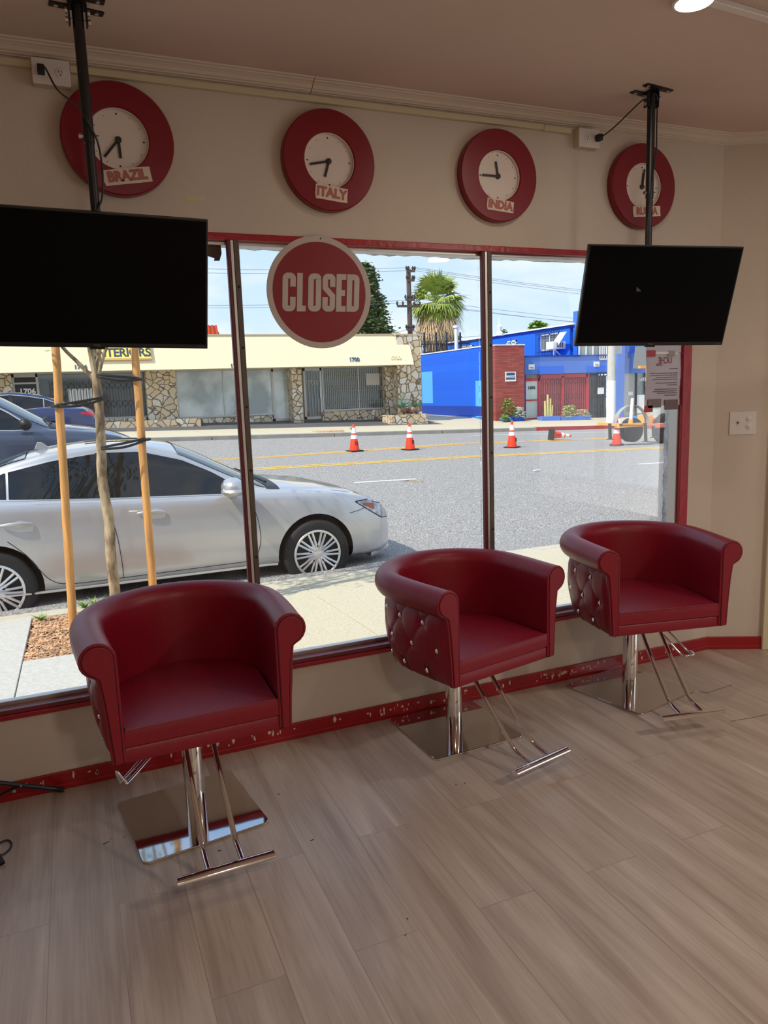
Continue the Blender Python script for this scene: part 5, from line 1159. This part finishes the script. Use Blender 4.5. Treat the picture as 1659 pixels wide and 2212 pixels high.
def sidewin(x0, y0, x1, y1, bars, label=''):
    b = MB(); Ya, Yb, Z0, Z1 = onx(MB(), x0, y0, x1, y1, XU); a_, c_ = min(Ya, Yb), max(Ya, Yb); w_ = .07; X = XU
    for r_ in ((a_, a_+w_, Z0, Z1), (c_-w_, c_, Z0, Z1), ((a_+c_)/2-w_/2, (a_+c_)/2+w_/2, Z0, Z1), (a_, c_, Z0, Z0+w_), (a_, c_, Z1-w_, Z1)): b.box(X-.06, X, *r_)
    f = bld(b, 'window_frame', M['whitepaint'], ub); g = MB(); g.box(X-.03, X-.005, a_, c_, Z0, Z1); bld(g, 'window_pane', M['curtain'], ub)
    if bars:
        b = MB(); n = 16
        for i in range(n+1): y = a_-.25+(c_-a_+.5)*i/n; b.box(X-.2, X-.185, y-.008, y+.008, Z0-.25, Z1+.12)
        for z in (Z0-.22, Z0-.05, Z1+.02, Z1+.1): b.box(X-.2, X-.185, a_-.25, c_+.25, z-.01, z+.01)
        bld(b, 'window_bars', M['irondark'], ub)
    return a_, c_, Z0, Z1
wn_ = sidewin(1170, 721, 1209, 757, True); sidewin(1096, 736, 1117, 746, False); sidewin(997, 747, 1023, 757, False)
b = MB(); a_, c_ = AX(1222, 740, XU).y, AX(1206, 740, XU).y; z0, z1 = AX(1216, 754, XU).z, AX(1216, 738, XU).z
b.box(XU-.7, XU+.0, a_, c_, z0, z1); ac = bld(b, 'air_conditioner', M['whitepaint'], ub, bevel=.01)
b = MB(); [b.box(XU-.5+i*.1, XU-.46+i*.1, a_-.008, a_, z0+.06, z1-.06) for i in range(4)]; bld(b, 'grille_slots', M['cardark'], ub)
b = MB(); b.tube([(XU-.65, a_+.02, z0), (XU-.02, a_+.02, z0-.5)], .018, 5); b.tube([(XU-.65, a_+.02, z0), (XU-.65, a_+.02, z0-.5)], .018, 5); bld(b, 'bracket', M['whitepaint'], ub)
# raised white awning board leaning across the window
b = MB(); Xo = XU-.45; q = [AX(1209, 718, Xo), AX(1224, 716, Xo), AX(1200, 755, Xo), AX(1184, 756, Xo)]; nrm = Vector((-.02, .0, 0)); b.add([p for p in q]+[p+Vector((.03, 0, 0)) for p in q], [(0, 1, 2, 3), (7, 6, 5, 4), (0, 4, 5, 1), (1, 5, 6, 2), (2, 6, 7, 3), (3, 7, 4, 0)]); bld(b, 'awning_board', M['whitepaint'], ub)
# next blue front: tall parapet and column strip, windows with white bars
nb = empty('blue_corner_shop', (AY(1360, 900, 25.5).x, 25.5, -.4), label='taller blue shopfront numbered 1692 behind the concrete pole and trailer', cat='building')
X0 = XU; zT = AY(1250, 671, 25.6).z; XR2 = AY(1620, 800, 25.6).x
b = MB(); b.box(X0, X0+.5, 25.7, 26.0, 2.4, zT); b.box(X0+.5, XR2, 25.8, 26.2, 2.2, zT); bld(b, 'upper_wall', M['blueflat'], nb)
b = MB(); zz = AY(1350, 806, 25.6).z; b.box(AY(1331, 850, 25.6).x, AY(1347, 850, 25.6).x, 25.55, 26.2, -.7, zT); b.box(AY(1347, 850, 25.6).x, XR2, 25.7, 26.2, zz, 2.8); bld(b, 'column', M['bluepale'], nb)
b = MB(); b.box(AY(1347, 850, 26).x, XR2, 26.0, 26.24, -.7, zz); bld(b, 'recess', M['reflglass'], nb)
b = MB(); prect(b, 1347, 806, 1373, 908, 25.95, .04); bld(b, 'roller_door', M['shopframe'], nb)
b = MB(); prect(b, 1376, 853, 1392, 892, 25.9, .05); prect(b, 1357, 846, 1367, 854, 25.92, .02); bld(b, 'white_panel', M['whitepaint'], nb)
b = MB(); prect(b, 1373, 806, 1376, 908, 25.9, .06); prect(b, 1393, 806, 1396, 908, 25.9, .06); bld(b, 'door_frame', M['gatedark'], nb)
sttext('1692', 1387, 820, .24, M['whitepaint'], 25.85, nb)
b = MB(); prect(b, 1252, 744, 1297, 768, 25.62, .06); w_ = bld(b, 'window', M['curtain'], nb); b = MB()
for x in (1251, 1266, 1281, 1296): prect(b, x, 743, x+1.6, 769, 25.58, .05)
prect(b, 1251, 767.5, 1298, 770, 25.58, .05); bld(b, 'window_frame', M['whitepaint'], nb)
b = MB(); prect(b, 1297, 744, 1311, 776, 25.5, .04); bld(b, 'window', M['curtain'], nb); b = MB()
for x in (1296, 1300.5, 1305, 1310): prect(b, x, 744, x+1.2, 776, 25.46, .04)
prect(b, 1296, 774.5, 1312, 777, 25.46, .05); bld(b, 'window_frame', M['whitepaint'], nb)
# grey leaning banner seen past the notice
b = MB(); p = [xz(1373, 748, 25.2), xz(1400, 748, 25.2), xz(1400, 796, 25.2), xz(1368, 796, 25.2)]; b.prism(p, 25.2, 25.22, 'xz'); tag(b.build('grey_banner', M['fender']), 'pale grey banner hanging on the blue shopfront beside the notice', 'banner')
# concrete pole, white base
p = G(1319, 919); pc = empty('concrete_pole', (p.x, p.y, gz(p.x, p.y)), label='concrete street light pole with a white painted base', cat='pole')
r_ = (AY(1328, 850, p.y).x-AY(1315, 850, p.y).x)/2*1.05; zs = AY(1322, 822, p.y).z-gz(p.x, p.y)
b = MB(); b.lathe([(r_*1.15, -.1), (r_*1.05, zs)], n=20); b.build('painted_base', M['whitepaint'], pc, smooth=True); b = MB(); b.lathe([(r_*1.02, zs), (r_*.6, 9)], n=20); b.build('shaft', M['polegrey'], pc, smooth=True)
b = MB(); b.box(r_*1.0, r_*1.0+.32, -.02, .02, 2.75, 3.6); b.build('street_plate', M['shopframe'], pc)
# planters by the storefront
def trough(x0, x1, y0, y1, Y, label):
    X0, X1 = AY(x0, 900, Y).x, AY(x1, 900, Y).x; zt = AY((x0+x1)/2, y0, Y).z; zb_2 = AY((x0+x1)/2, y1, Y).z; b = MB(); b.box(0, X1-X0, 0, .4, 0, zt-zb_2); o = b.build('planter_box', M['bluepale'] if x0 > 1160 else M['bluedark'], bevel=.01); o.location = (X0, Y, zb_2); tag(o, label, 'planter', 'blue painted planter boxes'); return zt
trough(1171, 1211, 899, 911, 24.9, 'left half of the long blue planter box under the gate'); zt = trough(1213, 1276, 899, 911, 24.9, 'right half of the long blue planter box under the gate')
trough(1089, 1110, 900, 911, 24.9, 'dark blue planter box at the foot of the brick pier'); trough(1111, 1133, 901, 911, 24.9, 'dark blue planter box holding the pale shrub')
def shrub(px, py, Y, w_, hgt, label, mat, seed, n=260, leaf=.06, cat='shrub'):
    p = AY(px, py, Y); rr = random.Random(seed); b = MB()
    for _ in range(n):
        a = rr.uniform(0, 2*PI); v = rr.random(); r_2 = w_*math.sqrt(rr.random())*math.sqrt(max(.05, 1-v*.8)); c_ = Vector((r_2*math.cos(a), r_2*.6*math.sin(a), v*hgt)); T = Matrix.Translation(c_) @ Matrix.Rotation(rr.uniform(0, 6), 4, 'Z') @ Matrix.Rotation(rr.uniform(-1.3, 1.3), 4, 'X')
        b.prism([(-leaf, 0), (0, leaf*.35), (leaf, 0), (0, -leaf*.35)], 0, .002, 'xy', T=T)
    o = b.build('shrub', mat); o.location = p; return tag(o, label, cat)
shrub(1098, 901, 25.05, .42, .8, 'yellow green bush before the brick pier', M['leaf'], 1); shrub(1091, 909, 24.8, .35, .22, 'low weeds left of the planter at the brick pier', M['leaf'], 6, 120)
shrub(1122, 904, 25.05, .38, .5, 'pale grey green shrub right of the yellow green bush', pbr('pale leaf', rgb(190, 204, 188), .6, var=.15), 2)
shrub(1229, 901, 25.1, .5, .55, 'bright succulent bush in the long blue planter', pbr('yellow green leaf', rgb(176, 196, 120), .6, var=.2), 3); shrub(1255, 901, 25.1, .55, .35, 'dry pinkish bush at the right of the long blue planter', pbr('dry leaf', rgb(200, 186, 140), .7, var=.2), 4)
b = MB(); rr = random.Random(5); [b.tube([(dx, 0, 0), (dx*1.2, 0, h_)], [.06, .045], 8) for dx, h_ in ((-.12, .7), (0, .98), (.12, .8), (.2, .5))]; o = b.build('columnar_cactus', pbr('cactus', rgb(200, 190, 120), .6, var=.1)); o.location = AY(1183, 900, 25.1); tag(o, 'columnar cactus in the left half of the long blue planter', 'cactus')
shrub(1275, 922, 22.6, .7, .14, 'weedy tuft growing on the far sidewalk left of the concrete pole', M['leaf'], 7, 140, .05, 'weeds')
# ================================================================ trees, pole and lines behind
def palm(px, ptop, pbase, Y, label):
    p = AY(px, pbase, Y); c = AY(px, 652, Y); hgt = c.z-0; t = empty('palm_tree', (p.x, Y, 0), label=label, cat='palm tree')
    b = MB(); b.tube([(0, 0, 0), (.02, 0, hgt*.5), (0, 0, hgt)], [.30, .25, .24], 12); b.build('trunk', M['palmtrunk'], t, smooth=True)
    def fronds(n, el0, el1, L0, mat, name, droop, seed, z0=0, spread=.9, nb=1, wl=.06):
        rr = random.Random(seed)
        for _b in range(nb):
            b = MB()
            for k in range(n//nb):
                a = rr.uniform(0, 2*PI); el = R(rr.uniform(el0, el1)); L_ = L0*rr.uniform(.8, 1.1); d = Vector((math.cos(a)*math.cos(el), math.sin(a)*math.cos(el), math.sin(el))); st_ = Vector((0, 0, hgt+z0*rr.random())); tip = st_+d*L_*.55-Vector((0, 0, droop*.3))
                b.tube([st_, tip], [.03, .015], 4); q = Vector((-math.sin(a), math.cos(a), 0)); u2 = d.cross(q)
                for j in range(16):
                    th = R(-80+160*j/15); dd = (d*math.cos(th)+q*math.sin(th)); ln = L_*.62*rr.uniform(.8, 1.1); m_ = tip+dd*ln*.55; e_ = m_+(dd*ln*.45+Vector((0, 0, -droop*rr.uniform(.5, 1.1)))); w_ = q.cross(dd).cross(dd).normalized()*.0+u2.cross(dd).normalized()*wl
                    b.add([tip, m_-w_, e_, m_+w_], [(0, 1, 2, 3)])
            b.build(name, mat, t)
    fronds(30, 10, 85, 1.9, M['palm'], 'green_fronds', .35, 1); fronds(30, -30, 12, 1.75, M['palm'], 'green_fronds', .6, 2); fronds(12, -50, -10, 1.3, pbr('yellowing frond', rgb(186, 178, 92), .7, var=.2), 'yellow_fronds', .5, 5, -.3, wl=.05); fronds(90, -75, -30, 1.75, M['palmdry'], 'dry_skirt', .8, 3, -.7, wl=.035); fronds(60, -86, -62, 1.5, M['palmdry'], 'dry_skirt', .8, 4, -1.6, wl=.03)
palm(944, 580, 760, 40, 'tall fan palm with a dry brown skirt behind the shop row')
def tree(px, py0, py1, Y, wpx, label, mat, seed, n, leaf, name, shape='cone'):
    base = AY(px, py1, Y); top = AY(px, py0, Y); hgt = top.z; w_ = abs(AY(px+wpx, py1, Y).x-base.x); t = empty(name, (base.x, Y, 0), label=label, cat='tree'); rr = random.Random(seed)
    b = MB(); b.tube([(0, 0, 0), (.1, 0, hgt*.5), (0, 0, hgt*.93)], [.3, .2, .05], 8); b.build('trunk', M['wood'], t)
    b = MB(); cl = []
    for _ in range(90):
        v = rr.random()**.8; rad = w_*((1-v)**.7 if shape == 'cone' else math.sqrt(max(.1, 1-(2*v-1)**2)))*rr.uniform(.3, 1); a = rr.uniform(0, 6.28); cl.append((Vector((rad*math.cos(a), rad*math.sin(a), hgt*(.28+.72*v))), .5*(1.1-v)*w_*.5+.2))
    for _ in range(n):
        c_, r_2 = cl[rr.randrange(90)]; p = c_+Vector((rr.gauss(0, r_2*.6), rr.gauss(0, r_2*.6), rr.gauss(0, r_2*.45))); T = Matrix.Translation(p) @ Matrix.Rotation(rr.uniform(0, 6), 4, 'Z') @ Matrix.Rotation(rr.uniform(-1.4, 1.4), 4, 'X')
        b.add([T @ Vector(q) for q in ((-leaf, 0, 0), (0, leaf*.45, 0), (leaf, 0, 0), (0, -leaf*.45, 0))], [(0, 1, 2, 3)])
    b.build('foliage', mat, t)
tree(795, 572, 735, 45, 62, 'tall dark conifer behind the CLOSED sign', M['leafdark'], 3, 16000, .17, 'conifer')
tree(1163, 699, 716, 46, 26, 'rounded green treetop above the blue upper storey', M['leaf'], 5, 5000, .18, 'leafy_tree', 'round'); tree(1085, 712, 724, 52, 9, 'small dark treetop left of the brick pier', M['leafdark'], 6, 1200, .16, 'leafy_tree', 'round'); tree(985, 726, 745, 42, 7, 'small yellow green treetop beside the white vent pipe', M['leaf'], 7, 900, .14, 'leafy_tree', 'round')
PX = AY(884, 650, 34)
up_ = empty('utility_pole', (PX.x, 34, 0), label='brown wooden utility pole with crossarms left of the palm', cat='utility pole')
zt = AY(884, 582, 34).z; b = MB(); b.tube([(0, 0, -.3), (0, 0, zt)], [.16, .12], 10); b.build('pole', M['wood'], up_, smooth=True)
def arm(py, x0, x1, Y=34): z = AY(884, py, Y).z; b = MB(); a = AY(x0, py, Y).x-PX.x; c = AY(x1, py, Y).x-PX.x; b.box(a, c, -.16, -.08, z-.06, z+.06); o = b.build('crossarm', M['wood'], up_); return [(a+(c-a)*f_, z) for f_ in (0, .25, .75, 1)]
for (py, x0, x1) in ((586, 876, 894), (606, 877, 893), (648, 874, 894), (662, 856, 905), (712, 876, 892)):
    for i, (x, z) in enumerate(arm(py, x0, x1)):
        b = MB(); b.lathe([(.03, 0), (.06, .05), (.06, .12), (.03, .2)], (x, -.12, z+.05), n=8); b.build('insulator', M['gatedark'], up_)
def wire(p0, Y0, p1, Y1, label, sag=.3, r_=.018):
    a, c = AY(*p0, Y0), AY(*p1, Y1); b = MB(); b.tube([a+(c-a)*k/16-Vector((0, 0, sag*4*(k/16)*(1-k/16))) for k in range(17)], r_, 4); tag(b.build('power_line', M['wire']), label, 'power line', 'overhead power lines')
wires = [((0, 560), (890, 578)), ((0, 572), (890, 584)), ((0, 648), (888, 648)), ((0, 654), (888, 653)), ((894, 577), (1660, 660)), ((893, 584), (1660, 672)), ((894, 580), (1660, 664)), ((896, 645), (1660, 718)), ((898, 652), (1660, 729)), ((890, 655), (1660, 722)), ((700, 722), (884, 711)), ((884, 711), (1060, 735)), ((884, 714), (1060, 722))]
nm_ = ['highest', 'second highest', 'upper of the middle pair', 'lower of the middle pair']
for i, (a, c) in enumerate(wires):
    lft = a[0] < 10; lab = 'thin overhead power line %s' % (['left of the utility pole, highest', 'left of the utility pole, second from top', 'left of the utility pole, third from top', 'left of the utility pole, fourth from top', 'right of the palm, topmost', 'right of the palm, lowest of the upper bundle', 'right of the palm, middle of the upper bundle', 'right of the palm, top of the lower bundle', 'right of the palm, bottom of the lower bundle', 'right of the palm, middle of the lower bundle', 'running low between the conifer and the utility pole', 'sloping low from the utility pole past the palm trunk', 'lowest span right of the utility pole, above the fence'][i])
    wire(a, 34, c, 34 if lft or i > 9 else 30, lab, .25, .009)
# fence, vent pipe, finial behind the blue wall
X0, X1 = AY(911, 750, 35).x, AY(1015, 740, 35).x; z0, z1 = AY(940, 765, 35).z, AY(940, 736, 35).z; fb = empty('iron_fence', (X0, 35, 0), label='black iron fence on the raised lot behind the blue side wall', cat='fence')
b = MB(); [b.box((X1-X0)*i/34-.012, (X1-X0)*i/34+.012, 0, .024, z0, z1) for i in range(35)]; b.build('fence_bars', M['irondark'], fb)
b = MB(); b.box(0, X1-X0, 0, .03, z1-.2, z1-.16); b.box(0, X1-X0, 0, .03, z0+.1, z0+.14); [b.box((X1-X0)*f_-.04, (X1-X0)*f_+.04, -.02, .05, z0, z1+.45) for f_ in (.06, .3, .52, .8)]; b.build('fence_rails', M['irondark'], fb)
b = MB(); b.box(X0-1, X1+6, 35.1, 45, -.2, z0); struct('raised_lot', b, M['darkasphalt'])
b = MB(); p = AY(986, 755, 33.5); b.lathe([(.1, -3.3), (.1, 1.2), (.16, 1.2), (.16, 1.32)], n=12); o = b.build('vent_pipe', M['whitepaint']); o.location = (p.x, 33.5, AY(986, 757, 33.5).z); tag(o, 'white vent pipe standing up behind the blue side wall', 'vent pipe')
b = MB(); p = AY(1079, 725, 31); b.lathe([(.22, 0), (.2, .12), (.1, .22), (.14, .45), (.04, .6), (.02, .95)], n=12); o = b.build('roof_finial', M['whitepaint']); o.location = p; tag(o, 'small white roof finial above the brick pier', 'finial')
# ================================================================ trailer with wheels at the right
tp_ = G(1372, 951); Yt = 13.6
tt_ = empty('work_trailer', (AY(1375, 930, Yt).x, Yt, gz(AY(1375, 930, Yt).x, Yt)), label='orange work trailer with grey fender and jack legs behind a traffic cone', cat='trailer'); tx, tz = tt_.location.x, tt_.location.z
def tb(b, n, m_, **k): return bld(b, n, m_, tt_, **k)
for (px, py, rpx, nm2) in ((1364, 929, 22, 0), (1440, 926, 28, 1)):
    c = AY(px, py, Yt); r_ = abs(AY(px+rpx*.92, py, Yt).x-c.x); b = MB(); b.lathe([(r_*.55, -.13), (r_*.9, -.15), (r_, -.1), (r_, .1), (r_*.9, .13), (r_*.55, .11)], axis='y', n=36); whl = tb(b, 'wheel', M['tyre'], smooth=True); whl.location = (c.x-tx, 0, c.z-tz)
    b = MB(); b.lathe([(r_*.55, .04), (r_*.5, .06), (r_*.2, .05), (r_*.18, .1), (.01, .1)], axis='y', n=24); b.build('rim', M['rim'], whl, smooth=True)
c = AY(1366, 918, Yt-.15); r_ = abs(AY(1366+27, 918, Yt).x-c.x); b = MB(); rings = []
for k in range(17):
    a = PI*k/16; rings.append([Vector((c.x+q*math.cos(a), y, c.z+q*math.sin(a)*.95)) for q, y in ((r_*.96, Yt-.17), (r_, Yt-.17), (r_, Yt-.02), (r_*.96, Yt-.02))])
b.loft(rings); tb(b, 'fender', M['fender'])
b = MB(); prect(b, 1338, 914.5, 1392, 922.5, Yt-.3, .1); prect(b, 1338, 914.5, 1345, 920, Yt-.3, .9); fr2 = tb(b, 'frame_beam', M['trailer'])
b = MB(); rr = random.Random(3)
for i in range(16): prect(b, 1341+i*3.1, 917+rr.random(), 1343+i*3.1, 920.5, Yt-.305, .005)
tb(b, 'worn_lettering', pbr('brown worn lettering', rgb(150, 84, 40), .7))
b = MB(); a = AY(1362, 914, Yt-.2); c = AY(1366.5, 860, Yt-.2); b.tube([a, c], .045, 10); tb(b, 'tilted_post', M['whitepaint'], smooth=True); b = MB(); b.tube([a-Vector((0, 0, .05)), a+(c-a)*.15], .06, 10); tb(b, 'post_socket', M['trailer'])
for (px, y0, y1) in ((1317, 915, 948), (1394, 914, 953), (1411, 920, 944)):
    b = MB(); a, c = AY(px, y0, Yt-.35), AY(px+1, y1, Yt-.35); b.tube([a, c], .045, 8); b.lathe([(.1, c.z-.015), (.1, c.z)], (c.x, c.y, 0), n=12); tb(b, 'jack_leg', M['gatedark'])
b = MB(); prect(b, 1398, 896, 1411, 922, Yt, .4); tb(b, 'upright', M['trailer'], bevel=.02); b = MB(); prect(b, 1411, 902, 1460, 915, Yt+.1, .6); prect(b, 1392, 915, 1440, 925, Yt-.2, .08); tb(b, 'tool_box', M['trailerorange'], bevel=.02)
b = MB(); prect(b, 1385, 899, 1397, 909, Yt+.5, .4); tb(b, 'blue_tarp', M['bluetarp'], bevel=.03)
b = MB(); prect(b, 1383, 790, 1400, 796, Yt, .1); prect(b, 1398, 790, 1402, 900, Yt+.2, .08); tb(b, 'signal_arm', M['trailer'], bevel=.01)
